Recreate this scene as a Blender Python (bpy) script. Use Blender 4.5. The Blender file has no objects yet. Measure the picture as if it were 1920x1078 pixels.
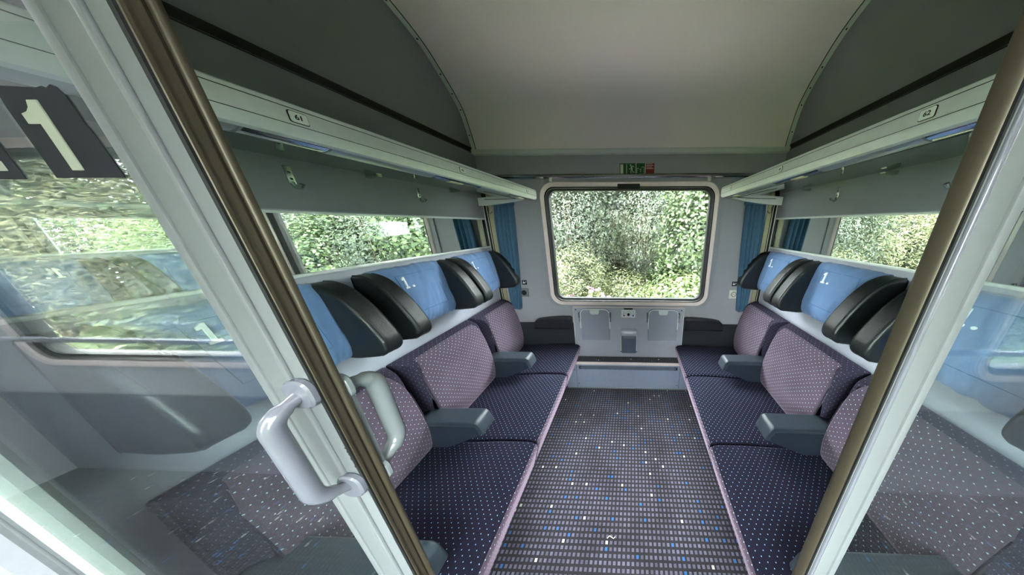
import bpy, bmesh, math, random
import numpy as np
from mathutils import Vector, Matrix, noise

S = bpy.context.scene
COL = S.collection
PI = math.pi

# ------------------------------------------------------------------ camera
cam_d = bpy.data.cameras.new('camera')
cam = bpy.data.objects.new('camera', cam_d)
COL.objects.link(cam)
cam_d.sensor_fit = 'HORIZONTAL'
cam_d.sensor_width = 36.0
cam_d.lens = 36.0 * 390.0 / 1920.0
cam_d.shift_x = (960.0 - 1176.5) / 1920.0
cam_d.clip_start = 0.01
cam.location = (0.045, 0.0, 1.565)
cam.rotation_euler = (math.radians(90.0) - math.atan(118.0 / 390.0), 0.0, math.radians(1.5))
S.camera = cam

# ------------------------------------------------------------------ sky and exposure
W = bpy.data.worlds.new('overcast_sky')
S.world = W
W.use_nodes = True
bg = W.node_tree.nodes['Background']
bg.inputs[0].default_value = (0.93, 0.97, 1.0, 1.0)
bg.inputs[1].default_value = 7.0
sun_d = bpy.data.lights.new('sun', 'SUN')
sun_d.energy = 8.0
sun_d.angle = math.radians(6.0)
sun_d.color = (1.0, 0.96, 0.90)
sun = bpy.data.objects.new('sun', sun_d)
COL.objects.link(sun)
sun.rotation_euler = Vector((0.62, 0.12, -0.78)).to_track_quat('-Z', 'Y').to_euler()
S.view_settings.view_transform = 'Standard'
S.view_settings.look = 'None'
S.view_settings.gamma = 1.0
S.view_settings.use_curve_mapping = False
S.view_settings.exposure = 2.75
S.cycles.max_bounces = 12
S.cycles.diffuse_bounces = 6
S.cycles.glossy_bounces = 6
S.cycles.transmission_bounces = 8
S.cycles.transparent_max_bounces = 16
S.cycles.use_denoising = True
S.cycles.sample_clamp_indirect = 8.0

# ------------------------------------------------------------------ materials
def lin(c):
    out = []
    for v in c:
        v /= 255.0
        out.append(v / 12.92 if v <= 0.04045 else ((v + 0.055) / 1.055) ** 2.4)
    return (*out, 1.0)

def new_mat(name):
    m = bpy.data.materials.new(name)
    m.use_nodes = True
    nt = m.node_tree
    return m, nt, nt.nodes['Principled BSDF'], nt.nodes['Material Output']

def N(nt, kind, **props):
    n = nt.nodes.new(kind)
    for k, v in props.items():
        setattr(n, k, v)
    return n

def mathn(nt, op, a, b=None, clamp=False):
    n = N(nt, 'ShaderNodeMath', operation=op)
    n.use_clamp = clamp
    for i, v in enumerate((a, b)):
        if v is None:
            continue
        if isinstance(v, (int, float)):
            n.inputs[i].default_value = v
        else:
            nt.links.new(v, n.inputs[i])
    return n.outputs[0]

def mixc(nt, fac, a, b):
    n = N(nt, 'ShaderNodeMix', data_type='RGBA')
    for sock, v in ((n.inputs['Factor'], fac), (n.inputs['A'], a), (n.inputs['B'], b)):
        if isinstance(v, (int, float)):
            sock.default_value = v
        elif isinstance(v, tuple):
            sock.default_value = v
        else:
            nt.links.new(v, sock)
    return n.outputs['Result']

def plain(name, rgb, rough=0.5, metal=0.0, grain=0.06, scale=60.0, bump=0.0, bscale=400.0, coat=0.0, sheen=0.0, sheen_tint=None, spec=0.5, stretch=None):
    m, nt, p, out = new_mat(name)
    tc = N(nt, 'ShaderNodeTexCoord')
    vec = tc.outputs['Object']
    if stretch:
        mp = N(nt, 'ShaderNodeMapping')
        mp.inputs['Scale'].default_value = stretch
        nt.links.new(vec, mp.inputs['Vector'])
        vec = mp.outputs[0]
    nz = N(nt, 'ShaderNodeTexNoise')
    nz.inputs['Scale'].default_value = scale
    nz.inputs['Detail'].default_value = 3.0
    nt.links.new(vec, nz.inputs['Vector'])
    c = lin(rgb)
    lo = tuple(x * (1 - grain * 2) for x in c[:3]) + (1.0,)
    hi = tuple(min(1, x * (1 + grain * 2)) for x in c[:3]) + (1.0,)
    nt.links.new(mixc(nt, nz.outputs['Fac'], lo, hi), p.inputs['Base Color'])
    p.inputs['Roughness'].default_value = rough
    p.inputs['Metallic'].default_value = metal
    p.inputs['Specular IOR Level'].default_value = spec
    if coat:
        p.inputs['Coat Weight'].default_value = coat
        p.inputs['Coat Roughness'].default_value = 0.15
    if sheen:
        p.inputs['Sheen Weight'].default_value = sheen
        p.inputs['Sheen Roughness'].default_value = 0.35
        if sheen_tint:
            p.inputs['Sheen Tint'].default_value = lin(sheen_tint)
    if bump:
        nb = N(nt, 'ShaderNodeTexNoise')
        nb.inputs['Scale'].default_value = bscale
        nt.links.new(vec, nb.inputs['Vector'])
        b = N(nt, 'ShaderNodeBump')
        b.inputs['Strength'].default_value = bump
        b.inputs['Distance'].default_value = 0.002
        nt.links.new(nb.outputs['Fac'], b.inputs['Height'])
        nt.links.new(b.outputs[0], p.inputs['Normal'])
    return m

def pane(name, tint, f0=0.04, rough=0.0, dirt=0.0):
    """thin architectural glass: see-through tint plus Fresnel reflection"""
    m, nt, p, out = new_mat(name)
    nt.nodes.remove(p)
    tr = N(nt, 'ShaderNodeBsdfTransparent')
    tr.inputs[0].default_value = tint
    gl = N(nt, 'ShaderNodeBsdfGlossy')
    gl.inputs['Roughness'].default_value = rough
    gl.inputs['Color'].default_value = (1, 1, 1, 1)
    lw = N(nt, 'ShaderNodeLayerWeight')
    lw.inputs[0].default_value = 0.5
    fac = mathn(nt, 'ADD', mathn(nt, 'MULTIPLY', mathn(nt, 'POWER', lw.outputs['Facing'], 5.0), 1.0 - f0), f0, clamp=True)
    mx = N(nt, 'ShaderNodeMixShader')
    nt.links.new(fac, mx.inputs[0])
    nt.links.new(tr.outputs[0], mx.inputs[1])
    nt.links.new(gl.outputs[0], mx.inputs[2])
    last = mx.outputs[0]
    if dirt:
        df = N(nt, 'ShaderNodeBsdfDiffuse')
        df.inputs[0].default_value = (0.75, 0.78, 0.76, 1)
        tc = N(nt, 'ShaderNodeTexCoord')
        nz = N(nt, 'ShaderNodeTexNoise')
        nz.inputs['Scale'].default_value = 5.0
        nz.inputs['Detail'].default_value = 5.0
        nt.links.new(tc.outputs['Object'], nz.inputs['Vector'])
        m2 = N(nt, 'ShaderNodeMixShader')
        nt.links.new(mathn(nt, 'MULTIPLY', nz.outputs['Fac'], dirt), m2.inputs[0])
        nt.links.new(last, m2.inputs[1])
        nt.links.new(df.outputs[0], m2.inputs[2])
        last = m2.outputs[0]
    nt.links.new(last, out.inputs[0])
    return m

def fabric(name, base, sheen_tint, dot, pitch=0.027, rad=0.062, sheen=0.7):
    """velour with a staggered grid of small woven dots, laid along the cushion's own UVs (metres)"""
    m, nt, p, out = new_mat(name)
    uv = N(nt, 'ShaderNodeUVMap')
    sep = N(nt, 'ShaderNodeSeparateXYZ')
    nt.links.new(uv.outputs[0], sep.inputs[0])
    v = mathn(nt, 'DIVIDE', sep.outputs[1], pitch * 0.5)
    row = mathn(nt, 'FLOOR', v)
    half = mathn(nt, 'MULTIPLY', mathn(nt, 'FLOORED_MODULO', row, 2.0), 0.5)
    u = mathn(nt, 'ADD', mathn(nt, 'DIVIDE', sep.outputs[0], pitch), half)
    fu = mathn(nt, 'SUBTRACT', mathn(nt, 'FRACT', u), 0.5)
    fv = mathn(nt, 'MULTIPLY', mathn(nt, 'SUBTRACT', mathn(nt, 'FRACT', v), 0.5), 0.5)
    d = mathn(nt, 'SQRT', mathn(nt, 'ADD', mathn(nt, 'MULTIPLY', fu, fu), mathn(nt, 'MULTIPLY', fv, fv)))
    on = mathn(nt, 'LESS_THAN', d, rad)
    tc = N(nt, 'ShaderNodeTexCoord')
    nz = N(nt, 'ShaderNodeTexNoise')
    nz.inputs['Scale'].default_value = 9.0
    nz.inputs['Detail'].default_value = 6.0
    nt.links.new(tc.outputs['Object'], nz.inputs['Vector'])
    b = lin(base)
    lo = tuple(x * 0.72 for x in b[:3]) + (1.0,)
    hi = tuple(x * 1.3 for x in b[:3]) + (1.0,)
    wear = mixc(nt, nz.outputs['Fac'], lo, hi)
    nt.links.new(mixc(nt, on, wear, lin(dot)), p.inputs['Base Color'])
    p.inputs['Roughness'].default_value = 0.9
    p.inputs['Specular IOR Level'].default_value = 0.15
    p.inputs['Sheen Weight'].default_value = sheen
    p.inputs['Sheen Roughness'].default_value = 0.4
    p.inputs['Sheen Tint'].default_value = lin(sheen_tint)
    nf = N(nt, 'ShaderNodeTexNoise')
    nf.inputs['Scale'].default_value = 900.0
    nt.links.new(tc.outputs['Object'], nf.inputs['Vector'])
    bp = N(nt, 'ShaderNodeBump')
    bp.inputs['Strength'].default_value = 0.25
    bp.inputs['Distance'].default_value = 0.001
    nt.links.new(nf.outputs['Fac'], bp.inputs['Height'])
    nt.links.new(bp.outputs[0], p.inputs['Normal'])
    return m

def carpet(name, ground, light, pitch=0.0225):
    m, nt, p, out = new_mat(name)
    tc = N(nt, 'ShaderNodeTexCoord')
    sc = N(nt, 'ShaderNodeVectorMath', operation='SCALE')
    sc.inputs['Scale'].default_value = 1.0 / pitch
    nt.links.new(tc.outputs['Object'], sc.inputs[0])
    fl = N(nt, 'ShaderNodeVectorMath', operation='FLOOR')
    nt.links.new(sc.outputs[0], fl.inputs[0])
    fr = N(nt, 'ShaderNodeVectorMath', operation='FRACTION')
    nt.links.new(sc.outputs[0], fr.inputs[0])
    s2 = N(nt, 'ShaderNodeSeparateXYZ')
    nt.links.new(fr.outputs[0], s2.inputs[0])
    ax = mathn(nt, 'ABSOLUTE', mathn(nt, 'SUBTRACT', s2.outputs[0], 0.5))
    ay = mathn(nt, 'ABSOLUTE', mathn(nt, 'SUBTRACT', s2.outputs[1], 0.5))
    inside = mathn(nt, 'LESS_THAN', mathn(nt, 'MAXIMUM', ax, ay), 0.28)
    s3 = N(nt, 'ShaderNodeSeparateXYZ')
    nt.links.new(fl.outputs[0], s3.inputs[0])
    cb = N(nt, 'ShaderNodeCombineXYZ')
    nt.links.new(s3.outputs[0], cb.inputs[0])
    nt.links.new(s3.outputs[1], cb.inputs[1])
    wn = N(nt, 'ShaderNodeTexWhiteNoise', noise_dimensions='2D')
    nt.links.new(cb.outputs[0], wn.inputs['Vector'])
    r = wn.outputs['Value']
    isblue = mathn(nt, 'LESS_THAN', r, 0.035)
    iswhite = mathn(nt, 'GREATER_THAN', r, 0.984)
    vary = mathn(nt, 'FRACT', mathn(nt, 'MULTIPLY', r, 37.0))
    c = lin(light)
    sq = mixc(nt, vary, tuple(x * 0.75 for x in c[:3]) + (1.0,), tuple(x * 1.2 for x in c[:3]) + (1.0,))
    sq = mixc(nt, isblue, sq, lin((48, 98, 156)))
    sq = mixc(nt, iswhite, sq, lin((186, 184, 178)))
    st = N(nt, 'ShaderNodeTexNoise')
    st.inputs['Scale'].default_value = 3.3
    st.inputs['Detail'].default_value = 4.0
    nt.links.new(tc.outputs['Object'], st.inputs['Vector'])
    rp = N(nt, 'ShaderNodeValToRGB')
    rp.color_ramp.elements[0].position = 0.30
    rp.color_ramp.elements[0].color = (0.45, 0.42, 0.42, 1)
    rp.color_ramp.elements[1].position = 0.52
    rp.color_ramp.elements[1].color = (1, 1, 1, 1)
    nt.links.new(st.outputs['Fac'], rp.inputs[0])
    col = mixc(nt, inside, lin(ground), sq)
    mul = N(nt, 'ShaderNodeMix', data_type='RGBA', blend_type='MULTIPLY')
    mul.inputs['Factor'].default_value = 1.0
    nt.links.new(col, mul.inputs['A'])
    nt.links.new(rp.outputs[0], mul.inputs['B'])
    nt.links.new(mul.outputs['Result'], p.inputs['Base Color'])
    p.inputs['Roughness'].default_value = 0.95
    p.inputs['Specular IOR Level'].default_value = 0.1
    p.inputs['Sheen Weight'].default_value = 0.25
    nf = N(nt, 'ShaderNodeTexNoise')
    nf.inputs['Scale'].default_value = 700.0
    nt.links.new(tc.outputs['Object'], nf.inputs['Vector'])
    bp = N(nt, 'ShaderNodeBump')
    bp.inputs['Strength'].default_value = 0.5
    bp.inputs['Distance'].default_value = 0.002
    nt.links.new(mathn(nt, 'ADD', nf.outputs['Fac'], inside), bp.inputs['Height'])
    nt.links.new(bp.outputs[0], p.inputs['Normal'])
    return m

def leafmat(name, dark, light, trans=0.35):
    m, nt, p, out = new_mat(name)
    nt.nodes.remove(p)
    g = N(nt, 'ShaderNodeNewGeometry')
    def muted(rgb):
        c = lin(rgb)[:3]
        m_ = sum(c) / 3
        return tuple((0.78 * v + 0.22 * m_) * 0.64 for v in c) + (1.0,)
    c = mixc(nt, g.outputs['Random Per Island'], muted(dark), muted(light))
    d = N(nt, 'ShaderNodeBsdfDiffuse')
    t = N(nt, 'ShaderNodeBsdfTranslucent')
    nt.links.new(c, d.inputs[0])
    nt.links.new(c, t.inputs[0])
    mx = N(nt, 'ShaderNodeMixShader')
    mx.inputs[0].default_value = trans
    nt.links.new(d.outputs[0], mx.inputs[1])
    nt.links.new(t.outputs[0], mx.inputs[2])
    gl = N(nt, 'ShaderNodeBsdfGlossy')
    gl.inputs['Roughness'].default_value = 0.45
    m2 = N(nt, 'ShaderNodeMixShader')
    m2.inputs[0].default_value = 0.025
    nt.links.new(mx.outputs[0], m2.inputs[1])
    nt.links.new(gl.outputs[0], m2.inputs[2])
    nt.links.new(m2.outputs[0], out.inputs[0])
    return m

M = dict(
    wall=plain('grey_wall_laminate', (166, 168, 180), 0.45, grain=0.03, scale=300),
    farwall=plain('window_wall_laminate', (160, 160, 166), 0.45, grain=0.03, scale=300),
    upper=plain('darker_grey_wall', (126, 128, 132), 0.55, grain=0.05, scale=400, bump=0.1),
    ceil=plain('ceiling_panel', (238, 224, 228), 0.6, grain=0.02, scale=200, bump=0.06),
    trimgrey=plain('grey_trim', (206, 208, 206), 0.4, grain=0.03),
    black=plain('black_rubber', (16, 18, 18), 0.55, grain=0.1),
    darkgap=plain('black_groove', (10, 12, 12), 0.7, grain=0.1),
    alu=plain('brushed_aluminium', (186, 190, 186), 0.32, 0.85, grain=0.04, scale=40, stretch=(40, 1, 40)),
    alulight=plain('satin_aluminium', (222, 227, 223), 0.38, 0.3, grain=0.04, scale=60),
    chrome=plain('polished_metal', (210, 210, 214), 0.12, 1.0, grain=0.02),
    steel=plain('hook_steel', (200, 205, 198), 0.25, 0.9, grain=0.04),
    rosy=plain('pinkish_anodised_frame', (232, 214, 210), 0.35, 0.1, grain=0.03),
    doorwhite=plain('pale_grey_painted_metal', (106, 110, 112), 0.55, grain=0.03, scale=120),
    bronze=plain('bronze_profile', (80, 73, 59), 0.42, 0.45, grain=0.08, scale=30, stretch=(30, 30, 1)),
    bronzedark=plain('dark_bronze_groove', (48, 42, 32), 0.5, 0.4, grain=0.1),
    handle=plain('white_handle_enamel', (104, 106, 115), 0.18, grain=0.02, coat=0.5),
    handlegrey=plain('grey_handle_enamel', (122, 129, 130), 0.22, grain=0.03, coat=0.4),
    leather=plain('black_leather', (22, 25, 27), 0.42, grain=0.12, scale=120, bump=0.25, bscale=260, spec=0.6),
    leatheredge=plain('charcoal_leather', (36, 39, 40), 0.4, grain=0.1, scale=120, bump=0.25, bscale=260, spec=0.6),
    blue=plain('blue_cotton', (102, 131, 174), 0.85, grain=0.07, scale=14, bump=0.3, bscale=500, sheen=0.3),
    bluedark=plain('blue_seam_thread', (78, 112, 150), 0.85, grain=0.05),
    curtain=plain('blue_curtain_cloth', (62, 98, 124), 0.85, grain=0.08, scale=30, bump=0.2, bscale=500, sheen=0.2),
    white=plain('white_print', (232, 236, 238), 0.6, grain=0.02),
    armtop=plain('slate_armrest_pad', (48, 55, 63), 0.4, grain=0.06, bump=0.15, bscale=300),
    armbody=plain('navy_armrest_body', (32, 39, 52), 0.5, grain=0.06, bump=0.1),
    armblack=plain('black_window_armrest', (30, 30, 36), 0.4, grain=0.08, bump=0.2),
    kick=plain('dark_kick_panel', (36, 40, 46), 0.6, grain=0.08),
    panelgrey=plain('grey_console_panel', (176, 176, 190), 0.4, grain=0.03, scale=200),
    tablegrey=plain('grey_folding_table', (152, 154, 168), 0.35, grain=0.03, scale=200),
    heater=plain('blue_grey_heater_panel', (140, 148, 170), 0.45, grain=0.05, scale=40),
    binlid=plain('bin_lid_metal', (206, 206, 216), 0.3, 0.3, grain=0.03),
    binbody=plain('bin_body_grey', (92, 100, 120), 0.4, 0.2, grain=0.04),
    seatbase=plain('seat_base_dark', (44, 46, 52), 0.7, grain=0.05),
    number=plain('plate_ivory', (240, 243, 236), 0.35, grain=0.02),
    ink=plain('black_ink', (18, 18, 18), 0.6, grain=0.02),
    navy=plain('navy_sticker', (7, 10, 24), 0.7, grain=0.08, scale=200),
    cream=plain('cream_print', (158, 162, 146), 0.55, grain=0.03),
    signgreen=plain('sign_green', (8, 78, 40), 0.45, grain=0.03),
    signred=plain('sign_red', (128, 22, 22), 0.45, grain=0.03),
    signline=plain('sign_pale', (206, 214, 190), 0.5, grain=0.02),
    redlabel=plain('dark_red_label', (120, 38, 28), 0.4, grain=0.1),
    ivory=plain('ivory_plastic', (222, 220, 204), 0.35, grain=0.02),
    sockgrey=plain('grey_plastic', (120, 120, 122), 0.35, grain=0.03),
    red=plain('red_print', (196, 30, 28), 0.5, grain=0.02),
    bluep=plain('blue_print', (36, 84, 190), 0.5, grain=0.02),
    lens=plain('yellowed_lamp_lens', (206, 204, 160), 0.25, grain=0.05),
    corrwall=plain('corridor_wall', (172, 174, 180), 0.45, grain=0.03),
    corrlow=plain('corridor_lower_panel', (112, 116, 128), 0.5, grain=0.04),
    bark=plain('bark', (84, 72, 58), 0.9, grain=0.2, scale=30),
    stem=plain('green_stem', (110, 128, 72), 0.8, grain=0.15, scale=30),
    soil=plain('grassy_bank', (78, 92, 48), 0.95, grain=0.3, scale=6),
    pink=plain('pink_blossom', (128, 88, 108), 0.8, grain=0.1, scale=40),
    mirror=plain('mirror_silver', (222, 230, 224), 0.0, 1.0, grain=0.0),
    beige=plain('beige_edge_strip', (168, 160, 128), 0.5, grain=0.05),
    hose=plain('crumb', (206, 198, 180), 0.8, grain=0.05),
    glass=pane('window_glass', (0.94, 0.97, 0.95, 1.0), 0.045, dirt=0.06),
    doorglass=pane('door_glass', (0.90, 0.95, 0.93, 1.0), 0.05, dirt=0.008),
    shelfglass=pane('green_shelf_glass', (0.34, 0.50, 0.45, 1.0), 0.06, rough=0.02),
    seat_fab=fabric('navy_dotted_velour', (23, 21, 36), (140, 122, 155), (124, 158, 184), sheen=0.18),
    lit_fab=fabric('lit_mauve_dotted_velour', (78, 66, 79), (206, 178, 200), (176, 204, 216), sheen=0.55),  # same velour as the seat, its lit faces painted a lighter mauve
    gusset_fab=fabric('dark_dotted_velour', (50, 45, 60), (130, 116, 150), (120, 130, 160), sheen=0.2),
    carpet=carpet('squared_carpet', (40, 36, 42), (92, 89, 106)),
    carpetdark=carpet('squared_carpet_shelf', (36, 33, 38), (60, 57, 68)),
)
LEAF = dict(
    broad=leafmat('broad_leaf', (32, 54, 24), (88, 112, 54)),
    grey=leafmat('grey_green_leaf', (38, 54, 38), (96, 110, 84)),
    yellow=leafmat('yellow_green_leaf', (58, 72, 34), (122, 128, 76)),
    bright=leafmat('bright_green_leaf', (62, 90, 36), (124, 142, 76)),
    dark=leafmat('dark_leaf', (20, 34, 18), (60, 80, 44)),
    straw=leafmat('straw_leaf', (96, 100, 52), (156, 154, 104)),
)

# ------------------------------------------------------------------ object helpers
def link(name, me, mat, parent=None, smooth=None):
    o = bpy.data.objects.new(name, me)
    COL.objects.link(o)
    if mat is not None and not me.materials:
        me.materials.append(mat)
    if parent is not None:
        o.parent = parent
    if smooth is not None:
        for p in me.polygons:
            p.use_smooth = True
        if smooth > 0:
            me.set_sharp_from_angle(angle=math.radians(smooth))
    return o

def mesh(name, verts, faces, mat, parent=None, smooth=None, off=(0, 0, 0), uv=None):
    me = bpy.data.meshes.new(name)
    me.from_pydata([(v[0] - off[0], v[1] - off[1], v[2] - off[2]) for v in verts], [], faces)
    bm = bmesh.new()
    bm.from_mesh(me)
    bmesh.ops.recalc_face_normals(bm, faces=bm.faces)
    bm.to_mesh(me)
    bm.free()
    if uv is not None:
        l = me.uv_layers.new(name='UVMap')
        for lp in me.loops:
            l.data[lp.index].uv = uv[lp.vertex_index]
    return link(name, me, mat, parent, smooth)

def tag(o, label=None, cat=None, group=None, kind=None):
    if label: o['label'] = label
    if cat: o['category'] = cat
    if group: o['group'] = group
    if kind: o['kind'] = kind
    return o

def empty(name, loc, label, cat, group=None, rz=0.0, kind=None):
    o = bpy.data.objects.new(name, None)
    COL.objects.link(o)
    o.location = loc
    o.rotation_euler = (0, 0, rz)
    o.empty_display_size = 0.05
    return tag(o, label, cat, group, kind)

def L(root):
    return tuple(root.location) if root is not None else (0, 0, 0)

def box(name, x0, x1, y0, y1, z0, z1, mat, parent=None, bevel=0.0, seg=2, off=None, mod=None):
    """axis-aligned box given in world coordinates; parent's location is taken off"""
    off = L(parent) if off is None else off
    bm = bmesh.new()
    bmesh.ops.create_cube(bm, size=1.0)
    for v in bm.verts:
        v.co = Vector(((x0 + x1) / 2 + v.co.x * (x1 - x0) - off[0], (y0 + y1) / 2 + v.co.y * (y1 - y0) - off[1], (z0 + z1) / 2 + v.co.z * (z1 - z0) - off[2]))
    if mod:
        mod(bm)
    if bevel > 0:
        bmesh.ops.bevel(bm, geom=bm.edges[:], offset=bevel, segments=seg, affect='EDGES', profile=0.5)
    me = bpy.data.meshes.new(name)
    bm.to_mesh(me)
    bm.free()
    return link(name, me, mat, parent, 40 if bevel > 0 else None)

def tube(name, pts, r, mat, parent=None, n=10, closed=False, off=None, cap=True, flat=None):
    """round bar through points; r a number or one per point; flat=(k) squashes along the second frame axis"""
    off = L(parent) if off is None else off
    P = [Vector(p) for p in pts]
    K = len(P)
    rs = [r] * K if isinstance(r, (int, float)) else list(r)
    verts, faces = [], []
    prev = None
    for i in range(K):
        a = P[(i - 1) % K] if (closed or i > 0) else P[i]
        b = P[(i + 1) % K] if (closed or i < K - 1) else P[i]
        t = (b - a).normalized()
        if prev is None:
            ref = Vector((0, 0, 1)) if abs(t.z) < 0.9 else Vector((1, 0, 0))
            u = t.cross(ref).normalized()
        else:
            u = (prev - t * prev.dot(t)).normalized()
        prev = u
        w = t.cross(u)
        for k in range(n):
            a_ = 2 * PI * k / n
            verts.append(P[i] + u * math.cos(a_) * rs[i] + w * math.sin(a_) * rs[i] * (flat or 1.0))
    for i in range(K if closed else K - 1):
        for k in range(n):
            j = (i + 1) % K
            faces.append((i * n + k, i * n + (k + 1) % n, j * n + (k + 1) % n, j * n + k))
    if cap and not closed:
        faces.append(tuple(range(n - 1, -1, -1)))
        faces.append(tuple((K - 1) * n + k for k in range(n)))
    return mesh(name, verts, faces, mat, parent, 50, off)

def smoothpath(pts, r, n=6):
    """polyline with rounded corners of radius r"""
    P = [Vector(p) for p in pts]
    out = [P[0]]
    for i in range(1, len(P) - 1):
        a = (P[i - 1] - P[i]); b = (P[i + 1] - P[i])
        ra = min(r, a.length * 0.49, b.length * 0.49)
        s, e = P[i] + a.normalized() * ra, P[i] + b.normalized() * ra
        for k in range(n + 1):
            t = k / n
            out.append(s * (1 - t) ** 2 + P[i] * 2 * t * (1 - t) + e * t ** 2)
    out.append(P[-1])
    return out

def rr(cx, cz, hw, hh, r, n=8):
    out = []
    for sx, sz, a0 in ((1, 1, 0), (-1, 1, 90), (-1, -1, 180), (1, -1, 270)):
        for k in range(n + 1):
            a = math.radians(a0 + 90.0 * k / n)
            out.append((cx + sx * (hw - r) + r * math.cos(a), cz + sz * (hh - r) + r * math.sin(a)))
    return out

def loft(name, loops, mat, parent=None, closed=False, caps=False, smooth=None, off=None):
    off = L(parent) if off is None else off
    n = len(loops[0])
    verts = [p for l in loops for p in l]
    faces = []
    R = len(loops)
    for i in range(R if closed else R - 1):
        j = (i + 1) % R
        for k in range(n):
            faces.append((i * n + k, i * n + (k + 1) % n, j * n + (k + 1) % n, j * n + k))
    if caps:
        faces.append(tuple(range(n)))
        faces.append(tuple((R - 1) * n + k for k in range(n)))
    return mesh(name, verts, faces, mat, parent, smooth, off)

def ring_y(name, specs, mat, parent=None, closed=True, smooth=35):
    """specs: (cx, cz, hw, hh, r, y) rounded rectangles facing Y, skinned one to the next"""
    return loft(name, [[(x, s[5], z) for x, z in rr(*s[:5])] for s in specs], mat, parent, closed, False, smooth)

def plate_y(name, cx, cz, hw, hh, r, y0, y1, mat, parent=None, bevel=0.0, n=6):
    """rounded plate facing Y between y0 and y1"""
    loops = []
    s = 1 if y1 > y0 else -1
    for y, d in ((y0, bevel), (y0 + s * bevel, 0), (y1 - s * bevel, 0), (y1, bevel)):
        loops.append([(x, y, z) for x, z in rr(cx, cz, hw - d, hh - d, max(r - d, 0.0005), n)])
    return loft(name, loops, mat, parent, False, True, 35)

def prism(name, prof, y0, y1, mat, parent=None, axis='y', smooth=None, off=None):
    """extrude a closed profile; axis y: prof=(x,z); axis x: prof=(y,z); axis z: prof=(x,y)"""
    f = {'y': lambda a, b, t: (a, t, b), 'x': lambda a, b, t: (t, a, b), 'z': lambda a, b, t: (a, b, t)}[axis]
    return loft(name, [[f(a, b, y0) for a, b in prof], [f(a, b, y1) for a, b in prof]], mat, parent, False, True, smooth, off)

def cyl(name, c, axis, r, h, mat, parent=None, n=14, r2=None, off=None):
    c = Vector(c); ax = Vector(axis).normalized()
    return tube(name, [c - ax * h / 2, c + ax * h / 2], [r, r if r2 is None else r2], mat, parent, n, off=off)

def round_poly(prof, r, n=4):
    out = []
    K = len(prof)
    P = [Vector((a, b, 0)) for a, b in prof]
    rs = r if isinstance(r, (list, tuple)) else [r] * K
    for i in range(K):
        a, b = P[(i - 1) % K] - P[i], P[(i + 1) % K] - P[i]
        ra = min(rs[i], a.length * 0.48, b.length * 0.48)
        if ra < 1e-5:
            out.append((P[i].x, P[i].y)); continue
        s, e = P[i] + a.normalized() * ra, P[i] + b.normalized() * ra
        for k in range(n + 1):
            t = k / n
            q = s * (1 - t) ** 2 + P[i] * 2 * t * (1 - t) + e * t ** 2
            out.append((q.x, q.y))
    return out

def cushion(name, prof, y0, y1, mat, parent=None, edge=0.02, inset=0.012, off=(0, 0, 0), crown=0.0, seg=5, mid=7, taper=None):
    """stuffed extrusion of a closed xz profile along y with rounded ends; UVs in metres"""
    cx = sum(p[0] for p in prof) / len(prof); cz = sum(p[1] for p in prof) / len(prof)
    ar = [0.0]
    K = len(prof)
    for i in range(1, K):
        ar.append(ar[-1] + math.dist(prof[i], prof[i - 1]))
    nrm = []
    area = sum(prof[i][0] * prof[(i + 1) % K][1] - prof[(i + 1) % K][0] * prof[i][1] for i in range(K))
    sg = 1 if area > 0 else -1
    for i in range(K):
        a, b = prof[(i - 1) % K], prof[(i + 1) % K]
        t = Vector((b[0] - a[0], b[1] - a[1], 0)).normalized()
        nrm.append((t.y * sg, -t.x * sg))
    st = []
    for k in range(seg + 1):
        a = PI / 2 * k / seg
        st.append((y0 + edge * (1 - math.cos(PI / 2 - a)) if False else y0 + edge * (1 - math.cos(a)), inset * (1 - math.sin(a))))
    for k in range(1, mid):
        st.append((y0 + edge + (y1 - y0 - 2 * edge) * k / mid, 0.0))
    for k in range(seg, -1, -1):
        a = PI / 2 * k / seg
        st.append((y1 - edge * (1 - math.cos(a)), inset * (1 - math.sin(a))))
    verts, uv, faces = [], [], []
    for y, d in st:
        t = (y - y0) / (y1 - y0)
        c = crown * (1 - (2 * t - 1) ** 4)
        for i, (x, z) in enumerate(prof):
            yt = y
            if taper:
                k = min(1.0, max(0.0, (x - taper[0]) / (taper[1] - taper[0])))
                ym = (y0 + y1) / 2
                yt = ym + (y - ym) * (1 - 2 * taper[2] * k / (y1 - y0))
                if len(taper) > 3 and z > taper[3]:
                    yt = ym + (yt - ym) * (1 - taper[5] * ((z - taper[3]) / (taper[4] - taper[3])) ** 2)
            verts.append((x - nrm[i][0] * (d - c), yt, z - nrm[i][1] * (d - c)))
            uv.append((yt, ar[i]))
    R = len(st)
    for j in range(R - 1):
        for i in range(K - 1):
            faces.append((j * K + i, j * K + i + 1, (j + 1) * K + i + 1, (j + 1) * K + i))
        faces.append((j * K + K - 1, j * K, (j + 1) * K, (j + 1) * K + K - 1))
    for j in (0, R - 1):
        base = len(verts)
        for i in range(K):
            verts.append(verts[j * K + i]); uv.append((prof[i][0], prof[i][1]))
        faces.append(tuple(base + i for i in range(K)))
    me = bpy.data.meshes.new(name)
    me.from_pydata([(v[0] - off[0], v[1] - off[1], v[2] - off[2]) for v in verts], [], faces)
    l = me.uv_layers.new(name='UVMap')
    for lp in me.loops:
        l.data[lp.index].uv = uv[lp.vertex_index]
    bm = bmesh.new(); bm.from_mesh(me)
    bmesh.ops.recalc_face_normals(bm, faces=bm.faces)
    bm.to_mesh(me); bm.free()
    return link(name, me, mat, parent, 60)

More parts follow.
